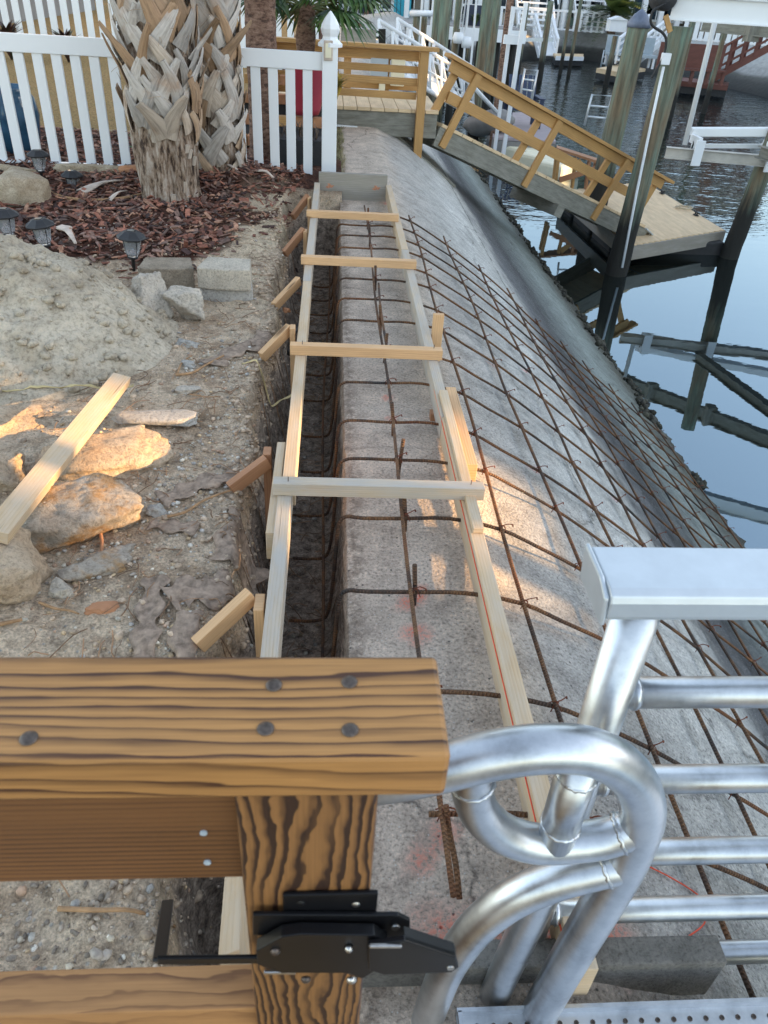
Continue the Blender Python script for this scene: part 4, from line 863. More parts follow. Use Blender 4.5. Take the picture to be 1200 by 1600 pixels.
for x in (-16, -13, -10):
    mb = MB(); mb.box((x, 19.47, 4.6), (1.4, .1, 1.6)); wn = mb.build('window', 'white', nh); mb = MB(); mb.box((x, 19.40, 4.6), (1.2, .06, 1.4)); mb.build('pane', 'window', wn)
# pots and plants beyond the fence
pt = thing('ceramic_pot', 'dark blue glazed pot behind the left fence', 'pot', (-2.55, 6.75, 0)); 
mb = MB(); mb.lathe([(.13, 0), (.19, .12), (.22, .30), (.20, .42), (.17, .46), (.19, .49), (.175, .49), (.16, .40)], (-2.5, 6.7, 0), 24); mb.build('pot_body', 'bluepot', pt)
mb = MB(); mb.lathe([(.155, .40), (.155, .42)], (-2.5, 6.7, 0), 16); mb.build('potting_soil', 'blackrough', pt)
rp = thing('red_pot', 'tall burgundy pot holding a fan palm behind the gate fence', 'pot', tuple(Y(478, 170, 7.9)))
rc = Y(478, 178, 7.9)
mb = MB(); mb.lathe([(.12, 0), (.14, .05), (.19, .42), (.21, .46), (.20, .48), (.18, .46), (.175, .42)], (rc.x, rc.y, rc.z), 20); mb.build('pot_body', 'redpot', rp)
mb = MB(); mb.lathe([(.17, .40), (.17, .43)], (rc.x, rc.y, rc.z), 14); mb.build('potting_soil', 'blackrough', rp)
def blade(mb, pts, w, col, fold=.3, gap=False):
    """long folded leaf blade along pts"""
    prev = None; n = len(pts); up = Vector((0, 0, 1))
    for i, p in enumerate(pts):
        t = (pts[min(i+1, n-1)]-pts[max(i-1, 0)]).normalized(); s = t.cross(up); s = s.normalized() if s.length > .05 else Vector((1, 0, 0)); f_ = i/(n-1); ww = w*max(.03, math.sin(PI*min(1, .12+f_*.88))**.6) if not gap else w*(1-f_*.9)
        r = [mb.V(p-s*ww/2+Vector((0, 0, fold*ww*.4))), mb.V(p), mb.V(p+s*ww/2+Vector((0, 0, fold*ww*.4)))]
        if prev:
            for k in range(2): mb.face([prev[k], prev[k+1], r[k+1], r[k]], col=col)
        prev = r
def fan_leaf(mb, base, d, ln, rad, nb, rd, cols):
    """palmate leaf: petiole from base along d, then a fan of narrow blades"""
    d = d.normalized(); side = d.cross(Vector((0, 0, 1))).normalized(); nrm = side.cross(d)
    hub = base+d*ln; mb.tube([base, base+d*ln*.5+nrm*.02, hub], .008, 5, col=(.12, .14, .04))
    for k in range(nb):
        a = (k/(nb-1)-.5)*PI*1.35; dr = d*math.cos(a)+side*math.sin(a); l = rad*rd.uniform(.8, 1.05)*(1-.12*abs(a)); c = rd.choice(cols)
        p = [hub+dr*l*t+Vector((0, 0, -l*.35*t*t))+nrm*.03*math.sin(PI*t) for t in (0, .35, .7, 1.)]
        blade(mb, p, rad*.085, c)
GC = [(.035, .085, .02), (.05, .11, .025), (.07, .13, .03), (.03, .06, .02), (.10, .15, .04)]
fp = thing('fan_palm', 'green fan palm growing from the burgundy pot', 'palm', (rc.x, rc.y, rc.z+.43))
rd = random.Random(8); mb = MB(); mb.tube([(rc.x, rc.y, rc.z+.42), (rc.x, rc.y, rc.z+.6), (rc.x+.02, rc.y, rc.z+.85)], [.07, .09, .06], 12); mb.build('trunk', 'bark2', fp)
mb = MB(); mb.open = True; bs = Vector((rc.x+.02, rc.y, rc.z+.82))
for k in range(24):
    a = k*2.4; e = rd.uniform(-.15, 1.1); fan_leaf(mb, bs, Vector((math.cos(a)*math.cos(e), math.sin(a)*math.cos(e), math.sin(e))), rd.uniform(.28, .5), rd.uniform(.35, .5), 22, rd, GC)
mb.build('crown', 'leafcol', fp)
pb_ = thing('planter_box', 'black plastic planter box standing behind the gate pickets', 'planter', tuple(Z(465, 270, 0)))
q = Vector((-.27, 6.75, -.02)); mb = MB(); mb.box(q+Vector((0, 0, .12)), (.36, .22, .26)); mb.build('box', 'blackrough', pb_, bevel=.006)
mb = MB(); mb.open = True
for k in range(60):
    p = q+Vector((rd.uniform(-.15, .15), rd.uniform(-.08, .08), .25)); blade(mb, [p, p+Vector((rd.gauss(0, .02), rd.gauss(0, .02), .06)), p+Vector((rd.gauss(0, .05), rd.gauss(0, .05), rd.uniform(.08, .14)))], .012, (.09, .06, .04))
mb.build('dried_plants', 'leafcol', pb_)
tw = thing('terrace_wall', 'low terraced wall of orange-tan blocks behind the gate fence', 'wall', (-.35, 8.2, 0))
for j, (y, z) in enumerate(((7.55, .06), (7.95, .17), (8.35, .30), (8.75, .42))):
    for i in range(5):
        mb = MB(); mb.box((-.86+.175*i+.05*(j % 2)+.0, y+rd.uniform(-.01, .01), z), (.168, .10, .085)); mb.build('block', 'terracotta' if (i+j) % 3 else 'deckwood', tw, bevel=.006)
mb = MB(); mb.box((-.45, 8.2, .0), (.95, 1.1, .14)); mb.box((-.45, 8.6, .16), (.95, .5, .2)); mb.build('backfill', 'blackrough', tw)
def tuft(label, c, n, h, w, cols, name='garden_plant', spread=.5, group=None):
    mb = MB(); mb.open = True
    for k in range(n):
        a = rd.uniform(0, 6.3); s = rd.uniform(.3, 1)*spread*h; p = Vector(c); hh = h*rd.uniform(.5, 1)
        blade(mb, [p, p+Vector((math.cos(a)*s*.4, math.sin(a)*s*.4, hh*.6)), p+Vector((math.cos(a)*s, math.sin(a)*s, hh*.75))], w, rd.choice(cols))
    return tag(mb.build(name, 'leafcol', origin=c), label, 'plant', group)
tuft('bright green leafy plant at the fence left of the nearer palm', (-1.55, 6.75, 0), 40, .28, .035, [(.12, .25, .03), (.08, .18, .03)])
tuft('yellow-leaved plant beside the burgundy pot', (rc.x+.28, 8.1, .35), 36, .3, .04, [(.45, .30, .04), (.25, .2, .04)])
tuft('dark spiky plant on the terrace wall left of the burgundy pot', (-.62, 8.0, .25), 30, .35, .03, [(.05, .05, .02), (.10, .03, .03)])
for i, (x, y, h) in enumerate(((-5.6, 13.2, .5), (-4.8, 13.4, .7), (-4.0, 13.5, .6))):
    tuft(['short dark bush leftmost before the far picket fence', 'tall reddish bush in the middle before the far picket fence', 'dark bush rightmost before the far picket fence'][i], (x, y, 0), 90, h, .05, [(.05, .025, .02), (.03, .04, .015), (.08, .03, .02)], 'dark_bush', .5, 'bushes by the far picket fence')
# ================================================================ PALMS
def palm(label, c, r, hgt, seed, boots=True, r0=None, z0=.25, lean=0., m='bark', crown=True):
    rd = random.Random(seed); t = thing('palm_tree', label, 'palm', (c[0], c[1], 0)); n = 110; seg = 64; mb = MB(); rings = []
    cen = lambda z: Vector((c[0]+lean*z, c[1]+.02*math.sin(z*1.3), z))
    rad = lambda z: r*(1+.22*math.exp(-(z+.05)/.10)+(.10*math.sin(z*2) if boots else .02*math.sin(z*40))) 
    zsl = [-.1+(i/n)**1.6*(hgt+.1) for i in range(n+1)]
    for z in zsl:
        rings.append([mb.V(cen(z)+Vector((math.cos(2*PI*k/seg), math.sin(2*PI*k/seg), 0))*rad(z)*(1+(.20 if boots else .04)*fbm(math.cos(2*PI*k/seg)*2.2, math.sin(2*PI*k/seg)*2.2, z*3+seed, 4, 1.2)+(.10 if boots else .02)*noise.noise(Vector((math.cos(2*PI*k/seg)*9, math.sin(2*PI*k/seg)*9, z*6))))) for k in range(seg)])
    for a, b_ in zip(rings, rings[1:]):
        for k in range(seg): mb.face([a[k], a[(k+1) % seg], b_[(k+1) % seg], b_[k]], smooth=True)
    mb.build('trunk', m, t)
    if boots:
        mb = MB(); z = z0; k = 0; nb_ = 0
        while z < min(hgt-.1, 2.4):
            a = k*2.399+rd.uniform(-.15, .15); k += 1; z += .0105*rd.uniform(.5, 1.5)/r*.22
            tz = cen(z); rr = rad(z); out = rd.choice((.0, .01, .015, .02, .03, .04, .10)); tone = rd.uniform(.7, 1.15); col = tuple(q*tone for q in rd.choice(((.50, .46, .42), (.42, .385, .35), (.46, .39, .32), (.38, .27, .18), (.34, .22, .13)))); w0 = rd.uniform(.075, .115)
            for sgn in ((-1, 1) if rd.random() < .6 else (rd.choice((-1, 1)),)):
                l = rd.uniform(.20, .36); slant = sgn*rd.uniform(.28, .62); P_ = []; w0 = w0*rd.uniform(.75, 1.1); NQ = 7
                for q in range(NQ):
                    f_ = q/(NQ-1); an = a+slant*l*f_/rr*.9; zz_ = z+l*f_*.82; ro = rr+.012+.035*math.sin(f_*2.2)+out*f_**2
                    P_.append((Vector((tz.x+math.cos(an)*ro, tz.y+math.sin(an)*ro, zz_)), Vector((math.cos(an), math.sin(an), 0))))
                prev = None; big_, nb_ = mb, nb_+1
                if nb_ <= 95: mb = MB()
                for q, (p, nr) in enumerate(P_):
                    d = (P_[min(q+1, NQ-1)][0]-P_[max(q-1, 0)][0]).normalized(); s = d.cross(nr).normalized(); f_ = q/(NQ-1); ww = w0*(1.3-.85*f_+.12*noise.noise(Vector((k, q*.9, sgn)))); th = .014*(1-.5*f_)
                    n2 = s.cross(d).normalized()
                    if n2.dot(nr) < 0: n2 = -n2
                    jt = rd.uniform(-.004, .004)
                    ring = [mb.V(p-s*ww/2-n2*th*.2), mb.V(p-s*ww*.3+n2*(th*.55+jt)), mb.V(p+n2*th*.9), mb.V(p+s*ww*.3+n2*(th*.55-jt)), mb.V(p+s*ww/2-n2*th*.2), mb.V(p-n2*th*.7)]
                    if prev:
                        for e in range(6): mb.face([prev[e], prev[(e+1) % 6], ring[(e+1) % 6], ring[e]], [((q-1)*l/5+k, e*.02), ((q-1)*l/5+k, e*.02+.02), (q*l/5+k, e*.02+.02), (q*l/5+k, e*.02)], col)
                    else: mb.face(ring, None, col)
                    prev = ring
                mb.face(prev, None, tuple(q*.6 for q in col))
                if nb_ <= 95: mb.build('leaf_base', 'boot', t); mb = big_
        for q in range(26 if z0 > .2 else 10):      # loose bark flakes on the lower trunk
            a = rd.uniform(0, 6.3); z = rd.uniform(.05, .7); rr = rad(z)*1.03; p = cen(z)+Vector((math.cos(a)*rr, math.sin(a)*rr, 0)); nr = Vector((math.cos(a), math.sin(a), 0)); s = Vector((-math.sin(a), math.cos(a), 0)); u = (Vector((0, 0, 1))+s*rd.gauss(0, .25)+nr*.12).normalized()
            mb.box(p, (rd.uniform(.02, .09), rd.uniform(.012, .035), rd.uniform(.006, .022)), (u, s, u.cross(s).normalized()), (.42, .36, .30))
        for q in range(160):     # torn fibres
            an = rd.uniform(0, 6.3); z = rd.uniform(z0, 2.2); rr = rad(z)*1.02+rd.uniform(0, .05); p = cen(z)+Vector((math.cos(an)*rr, math.sin(an)*rr, 0)); tn = Vector((-math.sin(an), math.cos(an), 0))*rd.gauss(0, .5)
            mb.tube([p, p+(tn+Vector((0, 0, .7)))*.05, p+(tn*1.3+Vector((math.cos(an)*.3, math.sin(an)*.3, rd.uniform(-.2, 1))))*.10], .0014, 3, False, True, 2, col=(.40, .30, .20))
        mb.build('frayed_fibres', 'boot', t)['kind'] = 'stuff'
    if crown:
        mb = MB(); mb.open = True; top = cen(hgt)
        for k in range(34):
            a = k*2.4; e = rd.uniform(-.4, 1.2); fan_leaf(mb, top, Vector((math.cos(a)*math.cos(e), math.sin(a)*math.cos(e), math.sin(e))), rd.uniform(.6, .9), rd.uniform(.6, .8), 16, rd, GC)
        mb.build('crown', 'leafcol', t)
    return t
palm('nearer thick palm trunk with rough bark base and crisscross grey leaf bases', (-1.07, 5.42), .172, 4.6, 3, True, z0=.40, lean=.0)
palm('farther palm trunk covered to the ground in crisscross leaf bases', (-.83, 6.0), .135, 4.2, 9, True, z0=.0, lean=-.01)
palm('smooth reddish palm trunk behind the gate fence', (Y(410, 150, 6.9).x, 6.95), .118, 4.9, 15, False, m='bark2')
# ================================================================ SOLAR LIGHTS
def solar(c, s, label, tilt=0., lx_=0.):
    t = thing('solar_light', label, 'garden light', (c[0], c[1], gh(c[0], c[1])[0]), 'solar path lights in the mulch'); z0 = gh(c[0], c[1])[0]; X = Vector((1, 0, -tilt)).normalized(); Yv = Vector((0, 1, 0)); Zv = X.cross(Yv).normalized(); ax = (X, Yv, Zv); c = Vector((c[0], c[1], z0))
    h = s
    mb = MB(); mb.lathe([(.008, -.05), (.010, h-.145), (.022, h-.138), (.028, h-.132), (.026, h-.126)], c, 12, ax=ax); mb.build('stake', 'blackrough', t)
    mb = MB(); mb.lathe([(.026, h-.126), (.036, h-.108), (.048, h-.035), (.046, h-.033), (.034, h-.106), (.024, h-.12)], c, 16, ax=ax); mb.build('lens', 'glass', t)
    mb = MB(); mb.lathe([(.070, h-.038), (.075, h-.031), (.070, h-.024), (.048, h-.010), (.034, h), (.001, h)], c, 8, False, ax=ax); cp = mb.build('cap', 'blackrough', t)
    mb = MB(); mb.box(c+Zv*(h+.001), (.034, .034, .003), ax); mb.build('solar_cell', 'panel', cp)
    for k in range(4):
        mb = MB(); a = PI/4+k*PI/2; dr = X*math.cos(a)+Yv*math.sin(a); mb.beam(c+dr*.028+Zv*(h-.128), c+dr*.050+Zv*(h-.034), .004, .003); mb.build('rib', 'blackrough', t)
def s_at(px, py, h): 
    v = Z(px, py, h+.04); return (v.x, v.y)
solar(s_at(200, 355, .20), .20, 'solar path light standing alone in front of the mulch bed, right of the others', .06)
solar(s_at(64, 338, .20), .20, 'brown-topped solar light beside the white frond piece', -.08)
solar(s_at(6, 328, .20), .20, 'solar light cut by the left edge of the photo', -.02)
solar(s_at(57, 235, .21), .21, 'solar light against the fence behind the tan boulder', .02)
solar(s_at(112, 272, .08), .08, 'tiny dark solar light sunk between edging stones at the fence', .0)
mb = MB(); P_ = [Z(*p, .06) for p in ((478, 425), (482, 445), (476, 465), (463, 480), (458, 500))]; mb.tube([Vector((p.x-.02, p.y, -.02-.02*i)) for i, p in enumerate(P_)], .012, 8, True, True, 4); tag(mb.build('black_pipe', 'cable', origin=P_[0]), 'bent black irrigation pipe beside the trench at the third crosspiece', 'pipe')
rock('terracotta_bit', 'orange broken brick bit by the bent black pipe', 'brick piece', (Z(448, 484, 0).x, Z(448, 484, 0).y, .0), (.04, .04, .03), 180, 'terracotta')
# ================================================================ TIMBER WALKWAY, RAMP, FLOATING DOCK
def bx(mb, c, d, ax=None): return mb.box(c, d, ax)
wk = thing('timber_walkway', 'golden timber pier platform with slatted railing crossing the seawall', 'pier', (.6, 9.3, 0))
yf = 9.0; zdk = .19
def WB(name, p0, p1, w, h, m, parent=wk, up=(0, 0, 1), bv=.003):
    mb = MB(); mb.beam(p0, p1, w, h, up); return mb.build(name, m, parent, bevel=bv)
xr_ = 1.10
WB('stringer', (-.7, yf+.02, zdk-.155), (xr_, yf+.02, zdk-.155), .04, .235, 'greywood')
WB('stringer', (-.7, yf+1.15, zdk-.155), (xr_, yf+1.15, zdk-.155), .04, .235, 'greywood')
WB('end_joist', (xr_-.02, yf+.045, zdk-.155), (xr_-.02, yf+1.12, zdk-.155), .04, .235, 'greywood')
for i in range(13): WB('deck_board', (xr_-.06-.145*i, yf-.02, zdk-.018), (xr_-.06-.145*i, yf+1.2, zdk-.018), .139, .034, 'plank')
px1 = Y(655, 200, 8.95).x
WB('rail_post', (px1, 8.96, zs(px1)-.05), (px1, 8.96, .735), .088, .088, 'deckwood', up=(0, 1, 0))
WB('rail_post', (px1-1.55, 8.96, zdk-.3), (px1-1.55, 8.96, .735), .088, .088, 'deckwood', up=(0, 1, 0))
WB('cap_rail', (-.75, 8.95, .755), (px1+.14, 8.95, .745), .14, .037, 'deckwood')
zr = [Y(600, v, 9.0).z for v in (85, 107, 126, 148)]
WB('rail_board', (-.7, 9.022, .685), (px1-.05, 9.022, .675), .037, .085, 'deckwood')
for z in zr[1:]: WB('rail_board', (-.7, 9.022, z+.01), (px1-.05, 9.022, z), .037, .066, 'deckwood')
for x in (-.3, .15, .6, 1.02): WB('back_post', (x, yf+1.22, zdk-.25), (x, yf+1.22, .68), .085, .085, 'deckwood', up=(0, 1, 0))
for z in (.30, .60): WB('back_board', (-.7, yf+1.17, z), (1.06, yf+1.17, z), .03, .13, 'deckwood')
WB('diagonal_brace', (.62, 9.1, -.10), (1.35, 9.1, -.62), .05, .13, 'greywood')
WB('support_post', (.98, 9.75, -1.2), (.98, 9.75, .05), .12, .12, 'greywood', up=(0, 1, 0))
mb = MB(); c_ = Y(593, 103, 10.05); mb.box((c_.x, 10.09, c_.z-.04), (.20, .08, .27)); mb.build('electrical_box', 'greybox', wk, bevel=.008)
mb = MB(); c_ = Y(622, 107, 10.05); mb.box((c_.x, 10.09, c_.z-.03), (.16, .09, .30)); o = mb.build('electrical_box', 'cream', wk, bevel=.012)
for k in range(5):
    mb = MB(); mb.box((c_.x-.06+.03*k, 10.04, c_.z+.10), (.012, .01, .03)); mb.build('vent', 'cream', o)
mb = MB(); mb.prism([(c_.x-.04, 10.042, c_.z-.01), (c_.x+.04, 10.042, c_.z-.01), (c_.x, 10.042, c_.z+.03)], (0, .002, 0)); mb.build('emblem', 'greybox', o)
mb = MB(); c_ = Y(597, 138, 10.05); mb.box((c_.x, 10.09, c_.z), (.07, .07, .11)); mb.build('outlet_cover', 'cream', wk, bevel=.005)
WB('sealing_strip', (-.1, 8.92, .01), (.25, 8.92, .0), .02, .025, 'white')
# ramp
A0 = Vector((1.12, 9.06, .03)); A1 = Vector((4.20, 10.36, -1.27)); rd_ = (A1-A0).normalized(); rs_ = Vector((-rd_.y, rd_.x, 0)).normalized(); ru = rd_.cross(rs_).normalized()
if ru.z < 0: ru = -ru
L_ = (A1-A0).length
rm = thing('timber_ramp', 'timber gangway ramp with golden railing sloping down to the floating dock', 'ramp', (1.12, 9.06, .03))
def rp_(s, w_, h): return A0+rd_*s+rs_*w_+ru*h
def RB(name, a, b_, w, h, m, up=None, bv=.003):
    mb = MB(); mb.beam(a, b_, w, h, up or ru); return mb.build(name, m, rm, bevel=bv)
RB('stringer', rp_(.02, 0, -.09), rp_(L_+.05, 0, -.09), .04, .20, 'greywood')
RB('stringer', rp_(.02, .80, -.09), rp_(L_+.05, .80, -.09), .04, .20, 'greywood')
n = int(L_/.147)
for i in range(n): RB('deck_board', rp_(.1+.147*i, -.03, .028), rp_(.1+.147*i, .84, .028), .140, .034, 'plank')
hr = .62; lean = .10
for k, s in enumerate((.12, 1.38, 2.62)):
    RB('baluster', rp_(s, -.035, -.17), rp_(s+lean, -.035, hr), .036, .085, 'deckwood', rd_)
    RB('baluster', rp_(s-.22, .035, .0+.04), rp_(s-.22+lean, .035, hr), .036, .085, 'deckwood', rd_)
RB('baluster', rp_(3.35, .035, .04), rp_(3.42, .035, hr), .036, .085, 'deckwood', rd_)
RB('cap_rail', rp_(-.2, 0, hr+.02), rp_(3.62, 0, hr+.02), .13, .036, 'deckwood')
RB('side_rail', rp_(-.12, 0, hr-.055), rp_(3.5, 0, hr-.055), .034, .11, 'deckwood')
RB('mid_rail', rp_(-.02, 0, hr*.48), rp_(3.2, 0, hr*.48), .034, .11, 'deckwood')
RB('transition_plate', rp_(L_, -.02, .01), rp_(L_+.16, -.02, -.02)+rs_*0, .02, .05, 'alu_matt', rs_)
mb = MB(); mb.prism([rp_(L_, 0, .0), rp_(L_, .82, .0), rp_(L_+.22, .82, -.05), rp_(L_+.22, 0, -.05)], ru*.006); mb.build('transition_plate', 'alu_matt', rm)
RB('cross_beam', rp_(2.0, -.1, -.25), rp_(2.0, .9, -.25), .12, .14, 'greywood')
# floating dock
zt_ = -1.35
fd = thing('floating_dock', 'floating timber dock with pale decking and black floats at the ramp foot', 'dock', (5.0, 11.5, WL))
B0 = Z(1131, 359, zt_); B1 = Z(985, 383, zt_); B2 = Z(1022, 293, zt_)
du = (B0-B1).normalized(); dv = (B2-B0).normalized(); wd = (B0-B1).length; ln = 3.0
O_ = B0-du*(wd+1.15)         # the dock's near edge reaches on behind the pile and ramp foot
def dp(a, b_, z=0): return B0-du*a+dv*b_+Vector((0, 0, z))
D_W = wd; 
nb = int(D_W/.1)
ncol = 17; bw = D_W/ncol
for i in range(ncol):
    mb = MB(); a = bw*(i+.5); mb.beam(dp(a, .0, -.017), dp(a, ln, -.017), bw-.012, .034); mb.build('deck_board', 'plank', fd, bevel=.002)
for a, b_ in ((dp(-.02, -.02, -.10), dp(D_W+.02, -.02, -.10)), (dp(-.02, 0, -.10), dp(-.02, ln, -.10)), (dp(D_W+.02, 0, -.10), dp(D_W+.02, ln, -.10)), (dp(0, ln+.02, -.10), dp(D_W, ln+.02, -.10))):
    mb = MB(); mb.beam(a, b_, .036, .18); mb.build('fascia', 'greyboard', fd, bevel=.003)
for i in range(3):
    mb = MB(); mb.beam(dp(D_W/2, .25+i*.92, -.29), dp(D_W/2, 1.05+i*.92, -.29), D_W-.28, .34); mb.build('float', 'blackrough', fd, bevel=.03)
for i in range(14):
    mb = MB(); mb.beam(dp(D_W-.11, .3+i*.19, -.16), dp(D_W-.11, .3+i*.19, -.40), .06, .05, (1, 0, 0)); mb.build('float_rib', 'blackrough', fd)
def cleat(p, d):
    mb = MB(); d = Vector(d).normalized(); mb.beam(p-d*.05+Vector((0, 0, .006)), p+d*.05+Vector((0, 0, .006)), .05, .012); mb.tube([p-d*.09+Vector((0, 0, .05)), p+Vector((0, 0, .042)), p+d*.09+Vector((0, 0, .05))], .012, 8, True, True, 3); mb.tube([p-d*.03, p-d*.03+Vector((0, 0, .045))], .012, 8); mb.tube([p+d*.03, p+d*.03+Vector((0, 0, .045))], .012, 8); mb.build('cleat', 'blackrough', fd)
for q in ((1034, 303), (1087, 337)): cleat(Z(q[0], q[1], zt_)+Vector((0, 0, .005)), dv)
mb = MB(); r_ = Z(1068, 325, zt_+.02)
mb.tube([r_+Vector((.12*math.cos(k*.9)*(1+.2*math.sin(k)), .09*math.sin(k*.9), .008*(k % 3))) for k in range(22)], .008, 6, True, True, 3); tag(mb.build('mooring_rope', 'rope', origin=r_), 'small coil of pale rope on the floating dock between two cleats', 'rope')
# stepped wooden bench on the dock
bs_ = thing('wooden_bench', 'reddish lumber step bench standing on the floating dock beyond the ramp', 'bench', tuple(Z(905, 300, zt_)))
bp = Z(905, 296, zt_)
def SB(name, a, b_, w, h, m): 
    mb = MB(); mb.beam(bp+Vector(a), bp+Vector(b_), w, h); mb.build(name, m, bs_, bevel=.003)
SB('seat', (-.42, .25, .56), (.34, .1, .40), .26, .04, 'pine_red')
for x, y in ((-.38, .1), (-.1, .08), (.12, .05), (.3, -.02), (-.36, .32), (.28, .22)): SB('leg', (x, y, .0), (x-.03, y, .50-.15*(x+.4)), .085, .04, 'deckwood' if x < .1 else 'pine_red')
SB('brace', (-.35, .04, .12), (.28, -.03, .36), .03, .085, 'pine_red'); SB('brace', (-.1, .06, .42), (.28, -.02, .08), .03, .085, 'deckwood')
# ================================================================ PILES
def pile(label, base, r, ztop, cap=False, name='dock_pile', m='pile', lean=(0, 0), group='timber piles along the canal', band=True, seed=1):
    t = thing(name, label, 'pile', (base[0], base[1], WL), group); n = 26; seg = 20; mb = MB(); rings = []
    for i in range(n+1):
        f_ = i/n; z = WL-.8+f_*(ztop-WL+.8); c = Vector((base[0]+lean[0]*(z-WL), base[1]+lean[1]*(z-WL), z))
        rr = r*(1.06-.10*f_); g_ = .12*math.exp(-((z-WL-.15)/.28)**2)
        rings.append([mb.V(c+Vector((math.cos(2*PI*k/seg), math.sin(2*PI*k/seg), 0))*rr*(1+.03*fbm(math.cos(2*PI*k/seg)*2+seed, math.sin(2*PI*k/seg)*2, z, 2)+g_*(.6+noise.noise(Vector((math.cos(2*PI*k/seg)*6, math.sin(2*PI*k/seg)*6, z*9+seed)))))) for k in range(seg)])
    for a, b_ in zip(rings, rings[1:]):
        for k in range(seg): mb.face([a[k], a[(k+1) % seg], b_[(k+1) % seg], b_[k]], smooth=True)
    mb.face(rings[-1]); mb.build('shaft', m, t)
    if cap:
        c = (base[0]+lean[0]*(ztop-WL), base[1]+lean[1]*(ztop-WL), ztop); mb = MB(); mb.lathe([(r*1.06, -.05), (r*1.09, .0), (r*.6, .10), (.002, .17)], c, 20); mb.build('cap', 'copper', t)
    return t
p1 = Z(925, 350, WL); ztp = Y(994, 36, p1.y).z; xt = Y(994, 60, p1.y).x
k_ = (xt-p1.x)/(ztp-WL)
pile('tall green timber pile with a pointed blue-grey cap behind the ramp', p1, .148, ztp, True, seed=2, lean=(k_, 0))
p2 = Z(962, 428, WL); xt = Y(1068, 30, p2.y).x; zt2 = 1.05; k_ = (xt-p2.x)/(Y(1068, 30, p2.y).z-WL)
P2 = pile('large green pile with white conduit in front of the floating dock', p2, .125, zt2, False, seed=5, lean=(k_, 0))
p3 = Z(1139, 402, WL); k3 = (Y(1190, 270, p3.y).x-p3.x)/(Y(1190, 270, p3.y).z-WL)
pile('dark green pile at the right edge under the boat lift bunk', p3, .115, 1.1, False, seed=9, lean=(k3, 0))
# conduit and box on the big pile; wood cleat board; black cable
def on2(px, py): v = Y(px, py, p2.y-.143); return v
mb = MB(); mb.tube([on2(1037, 104), on2(1018, 190), on2(995, 300), on2(972, 418)], .016, 10); mb.build('conduit', 'white', P2)
mb = MB(); c_ = on2(1040, 92); mb.box(c_, (.095, .06, .11)); mb.build('junction_box', 'white', P2, bevel=.006)
mb = MB(); mb.beam(on2(1047, 50), on2(1040, 24), .05, .03, (0, 1, 0)); mb.build('wood_cleat', 'deckwood', P2)
mb = MB(); mb.tube([on2(1040, 5), on2(1020, 18), on2(1018, 38), on2(1036, 52), on2(1041, 66), on2(1036, 90), on2(1024, 112), on2(1018, 122)], .014, 8, True, True, 5); mb.build('cable', 'cable', P2)
lt_ = thing('boat_lift', 'white boat lift beams spanning the piles at the right of the canal', 'boat lift', (5.6, 10, WL))
yb_ = p2.y
c0 = Y(1050, 12, yb_-.05); c1 = Y(1210, 22, yb_-.5); dd = (c1-c0).normalized(); c1 = c0+dd*3.2
def ibeam(a, b_, h, w, m, name, parent=lt_):
    mb = MB(); z = Vector((0, 0, 1)); mb.beam(a, b_, w*.12, h); mb.beam(a+z*(h/2), b_+z*(h/2), w, h*.07); mb.beam(a-z*(h/2), b_-z*(h/2), w, h*.07); return mb.build(name, m, parent, bevel=.003)
ibeam(c0, c1, .21, .10, 'white', 'top_beam')
mb = MB(); m_ = Y(1037, 6, yb_); mb.lathe([(.09, -.14), (.115, -.12), (.115, .12), (.09, .14), (.03, .16)], m_+Vector((-.02, 0, .05)), 20, ax=(Vector((1, 0, 0)), Vector((0, 0, 1)), Vector((0, -1, 0)))); mb.build('lift_motor', 'blackrough', lt_)
yl = p3.y+.1
e0 = Y(1040, 238, yl); e1 = Y(1215, 253, yl-.3); ed = (e1-e0).normalized(); e1 = e0+ed*3.4
ibeam(e0, e1, .125, .10, 'liftbeige', 'cradle_beam')
g0 = Y(1080, 206, yl+.25); g1 = Y(1215, 206, yl+.0); gd = (g1-g0).normalized()
mb = MB(); mb.beam(g0, g0+gd*3.2, .16, .10); mb.build('bunk', 'white', lt_, bevel=.012)
for s in (.38, 1.3):
    mb = MB(); a = e0+ed*s; mb.box(a+Vector((0, -.07, .03)), (.12, .03, .30)); mb.box(a+Vector((0, .1, .16)), (.05, .3, .10)); mb.build('bracket', 'boatgrey' if s > 9 else 'white', lt_, bevel=.004)
g2 = Y(1080, 228, yl+.3)
mb = MB(); mb.beam(g2, g2+gd*3.2, .05, .05); mb.build('bunk_rail', 'white', lt_)
mb = MB(); mb.tube([Y(1070, 226, yl+.02), Y(1127, -6, yl+.02), Y(1150, -90, yl+.02)], .032, 12); mb.build('guide_pole', 'white', lt_)
mb = MB(); mb.tube([Y(1085, 218, yl+.05), Y(1083, 226, yl), Y(1079, 236, yl-.06)], .012, 6, True, True, 3); mb.build('hook', 'cable', lt_)
# second top beam and cradle seen only as reflections in the water
def mir(px, py, z): return Z(px, py, 2*WL-z)*1.0
def real(px, py, z): v = Z(px, py, 2*WL-z); return Vector((v.x, v.y, z))
a = real(1088, 556, -.25); b_ = real(1215, 650, -.25); ibeam(a, a+(b_-a)*1.6, .13, .12, 'greywood', 'cradle_beam')
a = real(960, 590, 1.05); b_ = real(1210, 692, 1.05); ibeam(a, a+(b_-a)*1.5, .22, .14, 'greywood', 'top_beam')
for s in (.25, .62): mb = MB(); mb.box(a+(b_-a)*s+Vector((0, 0, -.02)), (.16, .16, .32)); mb.build('hanger', 'greywood', lt_)
